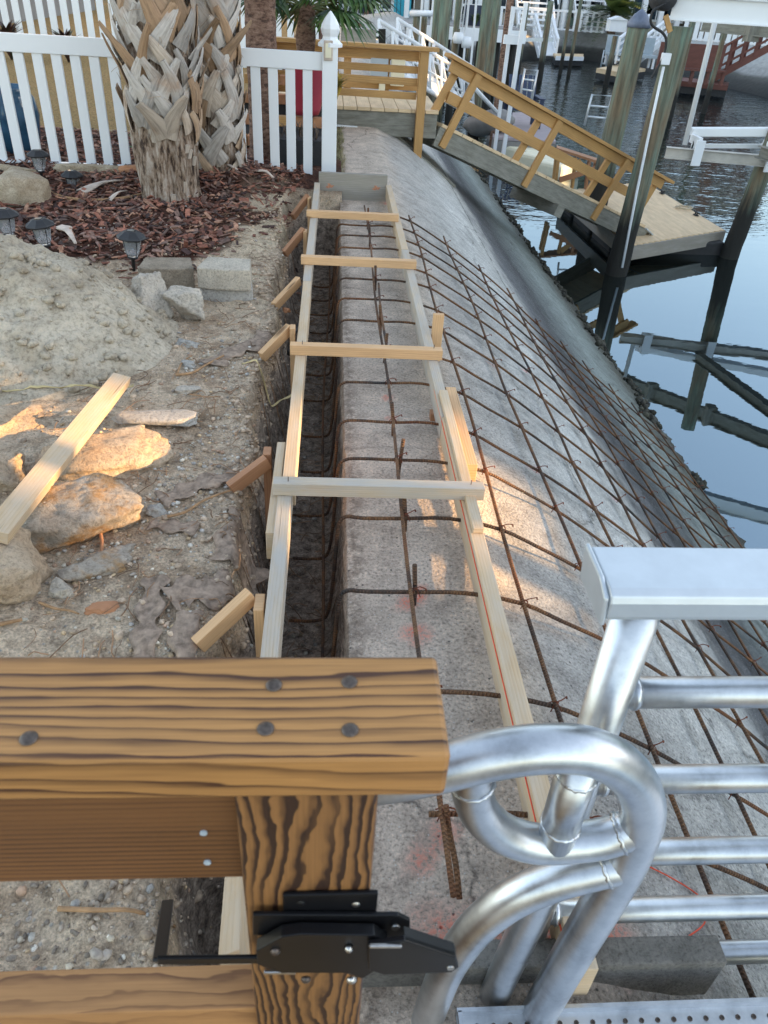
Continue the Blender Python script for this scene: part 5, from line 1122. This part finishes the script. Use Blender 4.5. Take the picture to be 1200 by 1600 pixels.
# mid-distance piles
def pq(label, px, py, y, r, ztop=None, top_px=None, m='pile', cap=False, seed=3):
    r *= .58 if y < 27 else .75
    v = Y(px, py, y); w_ = Y(px+8, py-50, y)
    if top_px is not None: ztop = Y(px, top_px, y).z
    pile(label, (v.x, y), r, ztop, cap, m=m, seed=seed)
pq('short stout pile under the white beam left of the other piles', 650, 45, 25, .17, top_px=24, seed=4)
pq('short stout pile right of the first under the white beam', 662, 45, 25.3, .15, top_px=24, seed=5)
pq('thick green-grey pile standing behind the white aluminium gangway', 692, 60, 17, .19, 3.5, seed=6)
pq('dark slim pile hugging the left side of the thick green-grey pile', 680, 60, 19, .15, 3.2, seed=7)
pq('sunlit slim pile above the top corner of the timber ramp', 713, 50, 21, .14, 3.6, seed=8)
pq('dark tall pile rising from behind the ramp handrail', 756, 60, 18, .19, 4.2, seed=10)
pq('pale brown pile just right of the dark tall pile', 772, 45, 24, .19, 3.2, seed=11)
pq('purplish brown slim pile left of the two white poles', 790, 60, 17.5, .12, 4., seed=12, m='bark2')
pq('short green pile below the white dock edge', 725, 70, 29, .17, -.55, seed=13)
pq('small pile behind the dark navy screen on the far dock', 735, 25, 31, .12, .6, seed=14)
pq('slim pile at the left end of the far lift', 818, 40, 33, .15, .8, seed=15)
pq('thin dark pile with the lift arm on the far shore', 856, 35, 33, .15, .9, seed=16)
pq('thin pile before the far slatted seawall left of its neighbour', 884, 60, 36, .10, 1.2, seed=17)
pq('thin pile before the far slatted seawall right of its neighbour', 898, 60, 36, .10, 1.2, seed=18)
pq('thin green pile carrying a white birdhouse box', 960, 65, 33, .13, -.05, seed=19)
pq('dark slim pile before the far white fence behind the lift beam', 1078, 55, 24, .13, 1.6, seed=20)
pq('dark slim pile beside the red-brown gangway', 1122, 90, 26, .13, 1.6, seed=21)
v = Y(963, 40, 33); mb = MB(); mb.box((v.x, 33, v.z), (.62, .5, .36)); mb.prism([(v.x-.34, 32.7, v.z+.18), (v.x+.34, 32.7, v.z+.18), (v.x, 32.7, v.z+.30)], (0, .6, 0)); tag(mb.build('birdhouse', 'whitepaint', origin=(v.x, 33, v.z)), 'white birdhouse box on top of a thin green pile', 'birdhouse')
mb = MB(); a = Y(640, 21, 24.9); b_ = Y(682, 21, 24.9); mb.tube([a, b_], .07, 12); o = mb.build('lift_beam', 'white', origin=a); tag(o, 'white beam lying across two stout piles near the turquoise door', 'beam')
for (x0_, y0_, x1_, y1_, y, r, lb) in ((802, 10, 779, 185, 16, .034, 'white slim pole left of its twin behind the ramp handrail'), (822, 4, 793, 185, 15.6, .038, 'white slim pole right of its twin behind the ramp handrail')):
    a = Y(x1_, y1_, y); b_ = Y(x0_, y0_, y); mb = MB(); mb.beam(a+Vector((0, 0, -1)), b_, r*1.8, r*1.8, (0, 1, 0)); tag(mb.build('white_pole', 'whitepaint', origin=(a.x, a.y, WL)), lb, 'pole', 'white guide poles')
mb = MB(); a = Y(800, 62, 15.8); mb.box(a, (.30, .08, .14)); tag(mb.build('pole_bracket', 'whitepaint', origin=a), 'white bracket joining the two slim white poles', 'bracket')
for x_, lb in ((655, 'thin white post left of the blue-grey pile group'), (672, 'thin white post right behind the stout piles'), (728, 'thin white post above the white lift rigging'), (740, 'thin pinkish post above the white dock edge')):
    a = Y(x_, 60, 27); b_ = Y(x_+8, -40, 27); mb = MB(); mb.beam(a+Vector((0, 0, -1)), b_, .06, .06, (0, 1, 0)); tag(mb.build('dock_post', 'whitepaint', origin=(a.x, a.y, WL)), lb, 'post', 'thin dock posts')
mb = MB()
for k in range(3): 
    a = Y(718+k*4, 45+k*3, 20.8); mb.tube([a, a+Vector((.05, 0, 1.6))], .015, 6); 
c_ = Y(716, 60, 20.8); mb.lathe([(.1, -.1), (.14, 0), (.1, .12)], c_, 10); mb.lathe([(.1, -.1), (.14, 0), (.1, .12)], c_+Vector((.2, 0, -.08)), 10)
tag(mb.build('lift_rigging', 'whitepaint', origin=c_), 'white pulley rigging hanging beside the sunlit slim pile', 'rigging')
# white aluminium neighbour gangway
ng = thing('white_gangway', 'white aluminium truss gangway descending behind the timber platform', 'gangway', tuple(Y(600, 100, 14)))
def NB(name, a, b_, r=.035): mb = MB(); mb.tube([a, b_], r, 8); mb.build(name, 'whitepaint', ng)
tA = Y(592, 32, 14); tB = Y(722, 112, 16.2); bA = Y(592, 96, 14); bB = Y(722, 172, 16.2)
for off in (Vector((0, 0, 0)), Vector((.35, .9, 0))):
    NB('top_chord', tA+off, tB+off, .032); NB('bottom_chord', bA+off, bB+off, .038); NB('mid_chord', (tA+bA)/2+off, (tB+bB)/2+off, .02)
    for k in range(8):
        f_ = k/7; NB('upright', tA.lerp(tB, f_)+off, bA.lerp(bB, f_)+off, .022)
    for k in range(7): NB('diagonal', tA.lerp(tB, k/7)+off, bA.lerp(bB, (k+1)/7)+off, .018)
NB('handle_pole', Y(725, 120, 16), Y(777, 176, 16.8), .04)
mb = MB(); mb.prism([bA, bB, bB+Vector((.35, .9, 0)), bA+Vector((.35, .9, 0))], (0, 0, .04)); mb.build('gangway_deck', 'whitepaint', ng)
# black yard railing and bench beyond the platform
br = thing('black_fence', 'black metal fence corner behind the timber platform railing', 'fence', tuple(Y(560, 68, 13)))
for px in (549, 566, 582, 597): mb = MB(); a = Y(px, 76, 13); mb.beam(a, Y(px, 45, 13), .10 if px in (549, 597) else .02, .10 if px in (549, 597) else .02, (0, 1, 0)); mb.build('fence_post', 'black', br)
for py in (48, 57): mb = MB(); mb.beam(Y(545, py, 13), Y(598, py+2, 13), .03, .03); mb.build('fence_rail', 'black', br)
c_ = Y(560, 57, 12.8); mb = MB(); mb.box(c_, (.5, .06, .18)); tag(mb.build('grey_panel', 'greyboard', origin=c_), 'small grey board hung on the black metal fence', 'board')
# covered jet ski float, white floats, chair
def at3(px, py, z): return Z(px, py, z)
jp = thing('floating_platform', 'low grey platform with faded pink deck beyond the ramp', 'dock', tuple(Z(830, 205, WL)))
q = Z(770, 218, -1.3); q2 = Z(868, 225, -1.3); q3 = Z(850, 178, -1.3); q4 = Z(765, 180, -1.3)
mb = MB(); mb.prism([q, q2, q3, q4], (0, 0, .05)); mb.build('platform_deck', 'pinkdeck', jp)
mb = MB(); mb.prism([q+Vector((0, 0, -.4)), q2+Vector((0, 0, -.4)), q3+Vector((0, 0, -.4)), q4+Vector((0, 0, -.4))], (0, 0, .39)); mb.build('hull', 'boatgrey', jp)
cv = Z(762, 200, -1.2); mb = MB(); blob(mb, cv+Vector((0, 0, .1)), (.34, .62, .24), 5, 3, None, .2); tag(mb.build('covered_boat', 'boatgrey', origin=cv), 'small craft under a grey cover beside the faded pink platform', 'boat')
wf = Z(835, 250, WL)
for k in range(3):
    f_ = Z(818+k*26, 240+k*12, WL+.12); mb = MB(); mb.box(f_, (.62, .7, .26), (Vector((.8, .6, 0)), Vector((-.6, .8, 0)), Vector((0, 0, 1)))); tag(mb.build('white_float', 'cream', origin=f_-Vector((0, 0, .13)), bevel=.06), ['pale float block nearest the covered craft', 'middle pale float block beside the platform', 'pale float block nearest the step bench'][k], 'float', 'pale float blocks')
ch = thing('deck_chair', 'dark navy slatted armchair on the faded pink platform', 'chair', tuple(Z(812, 195, -1.25)))
cc = Z(812, 196, -1.25)
for k in range(6): mb = MB(); mb.beam(cc+Vector((-.25+.1*k, .1, .32)), cc+Vector((-.27+.11*k, .38, .95)), .08, .02, (0, -1, .3)); mb.build('back_slat', 'navychair', ch)
for k in range(4): mb = MB(); mb.beam(cc+Vector((-.28, -.35+.13*k, .36-.02*k)), cc+Vector((.30, -.35+.13*k, .36-.02*k)), .11, .02); mb.build('seat_slat', 'navychair', ch)
for s in (-.33, .33):
    mb = MB(); mb.beam(cc+Vector((s, -.42, .58)), cc+Vector((s, .30, .58)), .12, .025); mb.build('arm', 'navychair', ch)
    for y in (-.38, .25): mb = MB(); mb.beam(cc+Vector((s, y, 0)), cc+Vector((s, y, .57)), .09, .03, (0, 1, 0)); mb.build('leg', 'navychair', ch)
def ladder(label, pts, y, r=.02):
    t = thing('dock_ladder', label, 'ladder', tuple(Y(pts[0][0], pts[0][1], y)), 'metal dock ladders'); P_ = [Y(a, b_, y) for a, b_ in pts]
    mb = MB(); mb.tube(P_, r, 8); mb.build('ladder_frame', 'alu_matt', t)
    for f_ in (.35, .7):
        mb = MB(); mb.tube([P_[1].lerp(P_[0], f_), P_[2].lerp(P_[3], f_)], r*.8, 6); mb.build('rung', 'alu_matt', t)
ladder('thin metal ladder hoop rising by the faded pink platform', [(812, 152), (820, 108), (840, 110), (831, 156)], 15.5)
ladder('thin metal ladder hoop left of the capped green pile', [(913, 196), (925, 148), (956, 150), (945, 200)], 13.8)
# seawall toe timbers past the platform
for k, (x, z, lb) in enumerate(((1.55, -.60, 'upper dark timber waler along the seawall past the platform'), (1.95, -.92, 'lower dark timber waler along the seawall past the platform'))):
    pass
# ================================================================ FAR SHORE
yd = 27.5
fdk = thing('far_dock', 'white-edged fixed dock across the canal end', 'dock', tuple(Y(700, 80, yd)))
a = Y(634, 62, yd); b_ = Y(822, 56, yd); b_.z = a.z = Y(760, 55, yd).z
mb = MB(); mb.beam(a, b_, .05, .34); mb.build('fascia', 'white', fdk); mb = MB(); mb.beam(a+Vector((0, 1.1, .16)), b_+Vector((0, 1.1, .16)), 2.1, .05); mb.build('dock_deck', 'boatgrey', fdk)
for k in range(7):
    c_ = a.lerp(b_, (k+.5)/7); mb = MB(); mb.tube([(c_.x, c_.y+.5, WL-.5), (c_.x, c_.y+.5, a.z)], .12, 10); mb.build('leg', 'pile', fdk)
v = Y(748, 32, 28.5); mb = MB(); mb.box(v, (1.0, .1, .8)); tag(mb.build('navy_screen', 'navy', origin=v), 'dark navy screen panel standing on the white-edged dock', 'screen')
tuft('round green shrub in front of the dark navy screen', Y(742, 42, 28.2), 80, .5, .08, [(.06, .10, .02), (.04, .07, .02)], 'shrub')
def house(label, x0_, x1_, y, z0, z1, m, depth=9, roof=True, door=None, wins=(), cols=(), balcony=True, name='canal_house', stairs=None, cols_m='white'):
    t = thing(name, label, 'house', ((x0_+x1_)/2, y, z0), 'houses across the canal'); W = x1_-x0_
    def b(n, c, d, mm, par=t): mb = MB(); mb.box(c, d); return mb.build(n, mm, par)
    b('wall', ((x0_+x1_)/2, y+depth/2, (z0+z1)/2), (W, depth, z1-z0), m)
    if balcony:
        b('balcony', ((x0_+x1_)/2, y-1.1, z0+2.75), (W+.2, 2.2, .28), 'white'); mb = MB()
        mb.box(((x0_+x1_)/2, y-2.15, z0+3.85), (W+.2, .06, .08))
        for k in range(int(W/.25)): mb.box((x0_+.1+k*.25, y-2.15, z0+3.35), (.05, .04, .95))
        mb.build('balcony_rail', 'white', t)
        nc = max(3, int(W/2.6))
        for k in range(nc+1): b('column', (x0_+W*k/nc, y-2.1, z0+1.35), (.24, .24, 2.7), cols_m)
    if roof:
        mb = MB(); e = .5; zz_ = z1+2.2; mb.prism([(x0_-e, y-e-1, z1), (x0_-e, y+depth+e, z1), (x0_-e, y+depth/2, zz_)], (W+2*e, 0, 0)); mb.build('roof', 'shingle', t)
    for (xc_, zc_, w_, h_) in wins:
        f_ = b('window', (xc_, y-.03, zc_), (w_+.2, .10, h_+.2), 'white'); b('pane', (xc_, y-.085, zc_), (w_, .03, h_), 'window', f_)
        b('muntin', (xc_, y-.11, zc_), (.05, .03, h_), 'white', f_)
    if door:
        xc_, w_, h_, mm = door; f_ = b('door', (xc_, y-.05, z0+h_/2), (w_+.2, .10, h_+.1), 'white'); b('door_leaf', (xc_, y-.11, z0+h_/2), (w_, .05, h_), mm, f_)
        for s in (-.22, .22): b('glass_pane', (xc_+s*w_, y-.15, z0+h_*.70), (w_*.22, .03, h_*.32), 'window', f_)
        for s in (-.33, -.11, .11, .33): b('panel_groove', (xc_+s*w_, y-.14, z0+h_*.26), (.03, .02, h_*.4), 'navy', f_)
    if stairs:
        mb = MB(); xs_, w_ = stairs
        for k in range(12): mb.box((xs_, y-2.4-.28*(11-k), z0+.2+.22*k), (w_, .3, .08))
        for s in (-w_/2, w_/2): mb.beam((xs_+s, y-5.5, z0+.1), (xs_+s, y-2.3, z0+2.7), .08, .28); mb.beam((xs_+s, y-5.5, z0+1.1), (xs_+s, y-2.3, z0+3.7), .06, .06)
        mb.build('stairs', 'white', t)
    return t
yh = 50.; zg = -.45
fx = lambda px, y=yh: Y(px, 20, y).x
xd = fx(628)
house('navy house with a turquoise door between white columns', fx(560), fx(655), yh, Y(628, 33, yh).z, 5.2, 'navy', door=(xd, .95, 2.2, 'turquoise'), wins=((fx(596), .6, 1.0, 1.5), (fx(646), .6, .7, 1.4)), balcony=False)
for k, px in enumerate((589, 634)):
    c_ = Y(px, 34, yh-1.5); mb = MB(); mb.box((c_.x, c_.y, c_.z+1.5), (.25, .25, 3.)); mb.box((c_.x, c_.y, c_.z+.1), (.34, .34, .2)); tag(mb.build('porch_column', 'white', origin=c_), ['white porch column left of the turquoise door', 'white porch column right of the turquoise door'][k], 'column', 'porch columns by the turquoise door')
house('white stilted house with wide outside stairs across the canal', fx(735), fx(865, 49), 49, zg, 6.5, 'beige', wins=tuple((fx(p), z, 1.3, 1.5) for p in (750, 775, 800, 845) for z in (.9, 4.2)), stairs=(fx(838, 44), 1.8))
house('white house with sage wall and many columns left of the round palm', fx(868, 51), fx(965, 51), 51, zg, 6.5, 'greensiding', wins=tuple((fx(p, 51), z, 1.2, 1.6) for p in (885, 910, 935) for z in (.9, 4.2)), stairs=(fx(925, 46), 1.6))
house('stilted house with white columns just right of the round palm', fx(985, 49), fx(1065, 49), 49, zg, 6.5, 'beige', wins=tuple((fx(p, 49), z, 1.2, 1.5) for p in (1000, 1025, 1050) for z in (.9, 4.2)))
house('beige house behind the white vinyl fence at the far right', fx(1080, 50), fx(1290, 50), 50, zg, 6.8, 'beige', wins=tuple((fx(p, 50), z, 1.5, 1.6) for p in (1100, 1150, 1200, 1250) for z in (.9, 4.3)))
house('pale house partly hidden behind piles right of the navy one', fx(662), fx(728), yh+1, Y(628, 33, yh).z, 5.5, 'whitepaint', wins=((fx(690), .6, 1.2, 1.6), (fx(712), .6, 1.2, 1.6)), balcony=True)
for i, (p0_, p1_, yy, pyb, lb, h) in enumerate(((718, 860, 44.0, 48, 'low white baluster fence before the stilted house with stairs', .95), (862, 945, 44.6, 53, 'low white lattice fence left of the round palm', .95), (1058, 1250, 43.2, 78, 'white vinyl fence on the curved far seawall at right', 1.5))):
    a = Y(p0_, pyb-6, yy); b_ = Y(p1_, pyb-2, yy); zb_ = -.46
    zt0 = {0: .42, 1: .42, 2: .55}[i]
    picket_fence(lb, (a.x, yy, 0), (b_.x, yy+(0 if i < 2 else -2.5), 0), zt0, zb_, .30 if i < 2 else .26, .12 if i < 2 else .2, off=.2, railh=.10, group='white fences across the canal')
def tree(label, c, h, r, cols, seed, name='tree', trunk=.12, n=900, leaf=.16):
    rd = random.Random(seed); t = thing(name, label, 'tree', c); c = Vector(c); mb = MB()
    mb.tube([c, c+Vector((.1, 0, h*.35)), c+Vector((0, 0, h*.7))], [trunk, trunk*.8, trunk*.4], 8)
    cl = []
    for k in range(9):
        a = rd.uniform(0, 6.3); e = c+Vector((math.cos(a)*r*rd.uniform(.3, .8), math.sin(a)*r*rd.uniform(.3, .8), h*rd.uniform(.45, .95))); cl.append(e); mb.tube([c+Vector((0, 0, h*rd.uniform(.25, .5))), e], [trunk*.4, .02], 5)
    mb.build('trunk', 'bark2', t); mb = MB(); mb.open = True
    for k in range(n):
        q = rd.choice(cl); p = q+Vector((rd.gauss(0, 1), rd.gauss(0, 1), rd.gauss(0, .7)))*r*.28; u = Vector((rd.gauss(0, 1), rd.gauss(0, 1), rd.gauss(0, 1))).normalized(); v = u.orthogonal().normalized(); s = leaf*rd.uniform(.5, 1.2)
        mb.face([mb.V(p-u*s*.5), mb.V(p+v*s*.3), mb.V(p+u*s*.5), mb.V(p-v*s*.3)], col=tuple(q_*rd.uniform(.7, 1.3) for q_ in rd.choice(cols)))
    mb.build('crown', 'leafcol', t)
def sago(label, c, h, r, seed, n=40, cols=None):
    rd = random.Random(seed); t = thing('palm_tree', label, 'palm', c); c = Vector(c); mb = MB(); mb.tube([c, c+Vector((0, 0, h))], [.22, .18], 12); mb.build('trunk', 'bark2', t); mb = MB(); mb.open = True; top = c+Vector((0, 0, h)); cols = cols or [(.05, .09, .03), (.08, .13, .04), (.12, .17, .05)]
    for k in range(n):
        a = k*2.4; e = rd.uniform(-.2, 1.35); d = Vector((math.cos(a)*math.cos(e), math.sin(a)*math.cos(e), math.sin(e))); l = r*rd.uniform(.8, 1.1)
        P_ = [top+d*l*f_+Vector((0, 0, -.55*l*f_*f_)) for f_ in (0, .2, .4, .6, .8, 1)]; side = d.cross(Vector((0, 0, 1))).normalized(); cc_ = rd.choice(cols)
        for i in range(1, 15):
            f_ = i/15; j = min(4, int(f_*5)); p = P_[j].lerp(P_[j+1], f_*5-j); w_ = r*.22*math.sin(PI*min(1, f_*.85+.15))
            for s in (-1, 1): q = p+side*s*w_+d*w_*.5+Vector((0, 0, -.03)); u = d*.03*r; mb.face([mb.V(p-u), mb.V(p+u), mb.V(q)], col=cc_)
    mb.build('crown', 'leafcol', t)
v = Y(955, 48, 44.5); sago('round feathery palm between the far white houses', (v.x, 44.5, -.45), .9, 2.1, 4, 60)
v = Y(1140, 40, 46); sago('dark green palm behind the far white vinyl fence', (v.x, 46, -.4), 1.6, 1.8, 6, 50, [(.03, .07, .03), (.05, .10, .04)])
v = Y(1165, 40, 47); tree('dark evergreen bush behind the far white vinyl fence', (v.x, 47, -.4), 3., 1.6, [(.03, .06, .025), (.05, .08, .03)], 5)
v = Y(1100, 40, 46.5); tree('yellow-leaved tree behind the far white vinyl fence', (v.x, 46.5, -.4), 3.4, 1.5, [(.60, .38, .02), (.5, .3, .02), (.3, .22, .03)], 7)
v = Y(572, 20, 42); tree('golden-green shrub left of the navy house', (v.x, 42, -.4), 4.5, 1.3, [(.25, .2, .04), (.12, .13, .03)], 9)
for k, (x, y, s_) in enumerate(((-9, 34, 1), (-4, 48, 2), (8, 66, 3), (22, 66, 4), (35, 60, 5), (-18, 45, 6), (15, 70, 8))):
    tree(['broad tree behind the neighbouring lawn', 'broad tree left behind the navy house', 'broad tree behind the pale house', 'broad tree behind the sage house', 'broad tree at the far right behind the beige house', 'broad tree far left beyond the porch house', 'broad tree behind the stilted house with stairs'][k], (x, y, -.45), 6.5, 4, [(.05, .08, .03), (.08, .10, .04)], 30+s_, trunk=.3, n=1500, leaf=.6)
for x in (fx(1178, 45),):
    mb = MB(); mb.tube([(x, 45, -.45), (x+.1, 45, 6)], .35, 12); tag(mb.build('bare_palm', 'bark2', origin=(x, 45, -.45)), 'bare palm trunk above the right part of the far white fence', 'palm')
# far docks and gangways
def small_dock(label, pts, z, m, edge_m, group=None, name='far_float_dock'):
    P_ = [Z(a, b_, z) for a, b_ in pts]; t = thing(name, label, 'dock', tuple(P_[0]), group)
    mb = MB(); mb.prism([p for p in P_], (0, 0, .10)); mb.build('dock_deck', m, t); mb = MB(); mb.prism([p+Vector((0, 0, -.26)) for p in P_], (0, 0, .255)); mb.build('hull', 'blackrough', t)
    mb = MB(); mb.beam(P_[0]+Vector((0, -.03, .03)), P_[1]+Vector((0, -.03, .03)), .06, .16); mb.build('dock_edge', edge_m, t); return t
small_dock('low white-edged float at the foot of the white stairs', [(868, 92), (911, 93), (911, 88), (864, 87)], -1.35, 'plank', 'whitepaint')
small_dock('pale floating dock with ladder and blue chairs on the far side', [(932, 111), (963, 117), (1008, 112), (975, 103)], -1.32, 'plank', 'plank')
td = small_dock('red-brown floating dock across the canal', [(1046, 130), (1136, 139), (1138, 133), (1062, 125)], -1.30, 'redwood', 'redwood')
for k in range(14):
    a = Z(1048+k*6.3, 131+k*.65, -1.62); mb = MB(); mb.box(a+Vector((0, .1, .14)), (.10, .12, .30)); mb.build('float_tub', 'blackrough', td)
def far_gang(label, a, b_, h, m, wd_=.9, n=6, rails=3):
    t = thing('far_gangway', label, 'gangway', tuple(a), 'gangways across the canal'); a = Vector(a); b_ = Vector(b_); s = Vector((0, 0, 1)).cross(b_-a).normalized()*wd_
    for q in (Vector((0, 0, 0)), s):
        for k in range(rails): f_ = (k+1)/rails; mb = MB(); mb.beam(a+q+Vector((0, 0, h*f_)), b_+q+Vector((0, 0, h*f_)), .06 if k < rails-1 else .12, .07); mb.build('rail', m, t)
        mb = MB(); mb.beam(a+q, b_+q, .08, .24); mb.build('stringer', m, t)
        for k in range(n): p = a.lerp(b_, k/(n-1))+q; mb = MB(); mb.beam(p, p+Vector((0, 0, h)), .09, .09, (0, 1, 0)); mb.build('baluster', m, t)
    mb = MB(); mb.prism([a, b_, b_+s, a+s], (0, 0, .05)); mb.build('gangway_deck', m, t)
a = Z(1112, 126, -1.2); b_ = Y(1232, 55, a.y-3.0); b_.z = -.2
a = Y(1112, 124, 31.0); b_ = Y(1225, 62, 30.0); far_gang('long red-brown wooden gangway climbing to the right shore', a, b_, .95, 'redwood')
a = Y(868, 88, 41.5); b_ = Y(858, 50, 43.5); far_gang('steep white ladder-like gangway down to the low white-edged float', a, b_, .7, 'white', .8, 5, 2)
a = Y(995, 98, 35.5); b_ = Y(1040, 60, 38.5); far_gang('white gangway descending left behind the capped green pile', a, b_, .8, 'white', .9, 5, 3)
# red sitting shelter on the red dock
rs2 = thing('dock_bench', 'red-brown bench with panelled back on the red-brown floating dock', 'bench', tuple(Z(1080, 132, -1.2))); c_ = Z(1075, 130, -1.15)
mb = MB(); mb.box(c_+Vector((0, .3, .75)), (2.3, .08, .8)); mb.build('backrest', 'redwood', rs2); mb = MB(); mb.box(c_+Vector((0, 0, .42)), (2.3, .5, .06)); mb.build('seat', 'redwood', rs2)
for k in range(5): mb = MB(); mb.box(c_+Vector((-1.1+.55*k, -.15, .2)), (.1, .1, .4)); mb.build('leg', 'redwood', rs2)
for k, (px, py) in enumerate(((963, 102), (1000, 106))):
    c_ = Z(px, py, -1.22); t = thing('dock_chair', ['blue-grey chair at the left of the pale floating dock', 'blue-grey chair at the right of the pale floating dock'][k], 'chair', tuple(c_), 'chairs on the pale floating dock')
    mb = MB(); mb.box(c_+Vector((0, 0, .42)), (1.0, .6, .10)); mb.build('seat', 'greybox', t); mb = MB(); mb.box(c_+Vector((0, .3, .75)), (1.0, .08, .6)); mb.build('backrest', 'greybox', t)
    for x in (-.42, .42):
        for y in (-.25, .25): mb = MB(); mb.box(c_+Vector((x, y, .2)), (.08, .08, .4)); mb.build('leg', 'white', t)
ladder('thin white ladder hoop at the left end of the pale floating dock', [(938, 108), (944, 78), (951, 79), (946, 109)], 37.5, .035)
mb = MB(); v = Y(845, 63, 33); mb.beam(Y(820, 62, 33), Y(864, 62, 33), .12, .12); tag(mb.build('boat_lift', 'alu_matt', origin=v), 'grey boat lift frame between two far piles', 'lift')
# ================================================================ SUN BLOCKERS OUT OF FRAME: unseen houses added to cast the evening shade
sd = Vector((.985, -.172, 0)); su = Vector((.172, .985, 0))
def shade_house(label, u0, u1, dist, h, z0=-.45, m='beige'):
    t = thing('blocker_house', label, 'house', tuple(sd*dist+su*((u0+u1)/2)+Vector((0, 0, z0))), 'unseen houses added to block the sun')
    c = sd*(dist+4)+su*((u0+u1)/2); mb = MB(); mb.box((c.x, c.y, z0+h/2), (8, u1-u0, h), (sd, su, Vector((0, 0, 1)))); mb.build('wall', m, t)
    mb = MB(); a = sd*dist+su*u0; b_ = sd*(dist+8)+su*u0; mb.prism([(a.x, a.y, z0+h), (b_.x, b_.y, z0+h), ((a.x+b_.x)/2, (a.y+b_.y)/2, z0+h+2)], su*(u1-u0)); mb.build('roof', 'shingle', t)
    for k in range(4):
        for zz_ in (1.6, 4.4):
            c = sd*(dist-.02)+su*(u0+(u1-u0)*(k+.5)/4); mb = MB(); mb.box((c.x, c.y, z0+zz_), (.08, 1.2, 1.4), (sd, su, Vector((0, 0, 1)))); w_ = mb.build('window', 'white', t); mb = MB(); mb.box((c.x-.05*sd.x, c.y-.05*sd.y, z0+zz_), (.06, 1.0, 1.2), (sd, su, Vector((0, 0, 1)))); mb.build('pane', 'window', w_)
shade_house('unseen beige house right behind the viewer, added to shade the yard', -14, 1.585, 24, 8.2)
shade_house('unseen white house right of the viewer, added to block the sun', 2.30, 15.5, 24, 8.2, m='whitepaint')
shade_house('unseen sage house further up the canal at the right, added to cast shade', 15.8, 30, 24, 8.2, m='greensiding')
shade_house('unseen beige house third up the canal, added to shade the far shore', 30.4, 45, 24, 9.5)
shade_house('unseen white house farthest up the canal, added to shade the far shore', 45.6, 62, 26, 10.5, m='whitepaint')
t = thing('blocker', 'low grey boathouse added out of frame between two unseen houses to hold back low sun', 'sun blocker', tuple(sd*24+su*1.87+Vector((0, 0, -.45)))); c = sd*27+su*1.87  # unseen block added in the gap; its roof keeps low sun off the slope
mb = MB(); mb.box((c.x, c.y, 1.85), (5, .85, 4.92), (sd, su, Vector((0, 0, 1)))); mb.build('wall', 'boatgrey', t); mb = MB(); mb.box((c.x, c.y, 4.34), (5.2, .85, .06), (sd, su, Vector((0, 0, 1)))); mb.build('roof', 'shingle', t)
pile('slim unseen pile right of the viewer, added to cast a shadow strip', sd*7+su*1.76, .075, 3.2, seed=30)  # added out of frame so its shadow splits the sun patch
# ================================================================ LIGHT, SKY, CAMERA
EL = math.radians(10.5); az = sd
S = bpy.context.scene; wld = bpy.data.worlds.new('World'); S.world = wld; wld.use_nodes = True; nt = wld.node_tree
bg = nt.nodes['Background']; sky = nt.nodes.new('ShaderNodeTexSky'); sky.sky_type = 'NISHITA'; sky.sun_disc = False; sky.sun_elevation = EL
sky.sun_rotation = math.atan2(az.x, az.y); sky.air_density = 1.0; sky.dust_density = .6; sky.ozone_density = 1.0; sky.altitude = 10
hs = nt.nodes.new('ShaderNodeHueSaturation'); hs.inputs['Saturation'].default_value = .66; nt.links.new(sky.outputs[0], hs.inputs['Color']); nt.links.new(hs.outputs[0], bg.inputs[0]); bg.inputs[1].default_value = .15
sl = bpy.data.lights.new('sun', 'SUN'); sl.energy = 3.1; sl.angle = math.radians(.5); sl.color = (1., .62, .28)
so = bpy.data.objects.new('sun', sl); C.objects.link(so); dirv = -(az*math.cos(EL)+Vector((0, 0, math.sin(EL)))); so.rotation_euler = dirv.to_track_quat('-Z', 'Y').to_euler(); so.location = (20, -10, 12)
cam = bpy.data.cameras.new('camera'); co = bpy.data.objects.new('camera', cam); C.objects.link(co); S.camera = co
cam.sensor_fit = 'VERTICAL'; cam.sensor_height = 36; cam.lens = F*36/1600; cam.clip_end = 1000; cam.clip_start = .02
co.matrix_world = Matrix(((Rv.x, Uv.x, -Fw.x, 0), (Rv.y, Uv.y, -Fw.y, 0), (Rv.z, Uv.z, -Fw.z, H), (0, 0, 0, 1)))
cam.dof.use_dof = True; cam.dof.focus_distance = 2.8; cam.dof.aperture_fstop = 13.
S.view_settings.view_transform = 'Standard'; S.view_settings.look = 'None'; S.view_settings.exposure = 2.18; S.view_settings.gamma = 1; S.view_settings.use_curve_mapping = False
S.render.engine = 'CYCLES'; S.render.resolution_x = 768; S.render.resolution_y = 1024; S.render.resolution_percentage = 100
for o in bpy.data.objects:
    if '_o' in o.keys(): del o['_o']
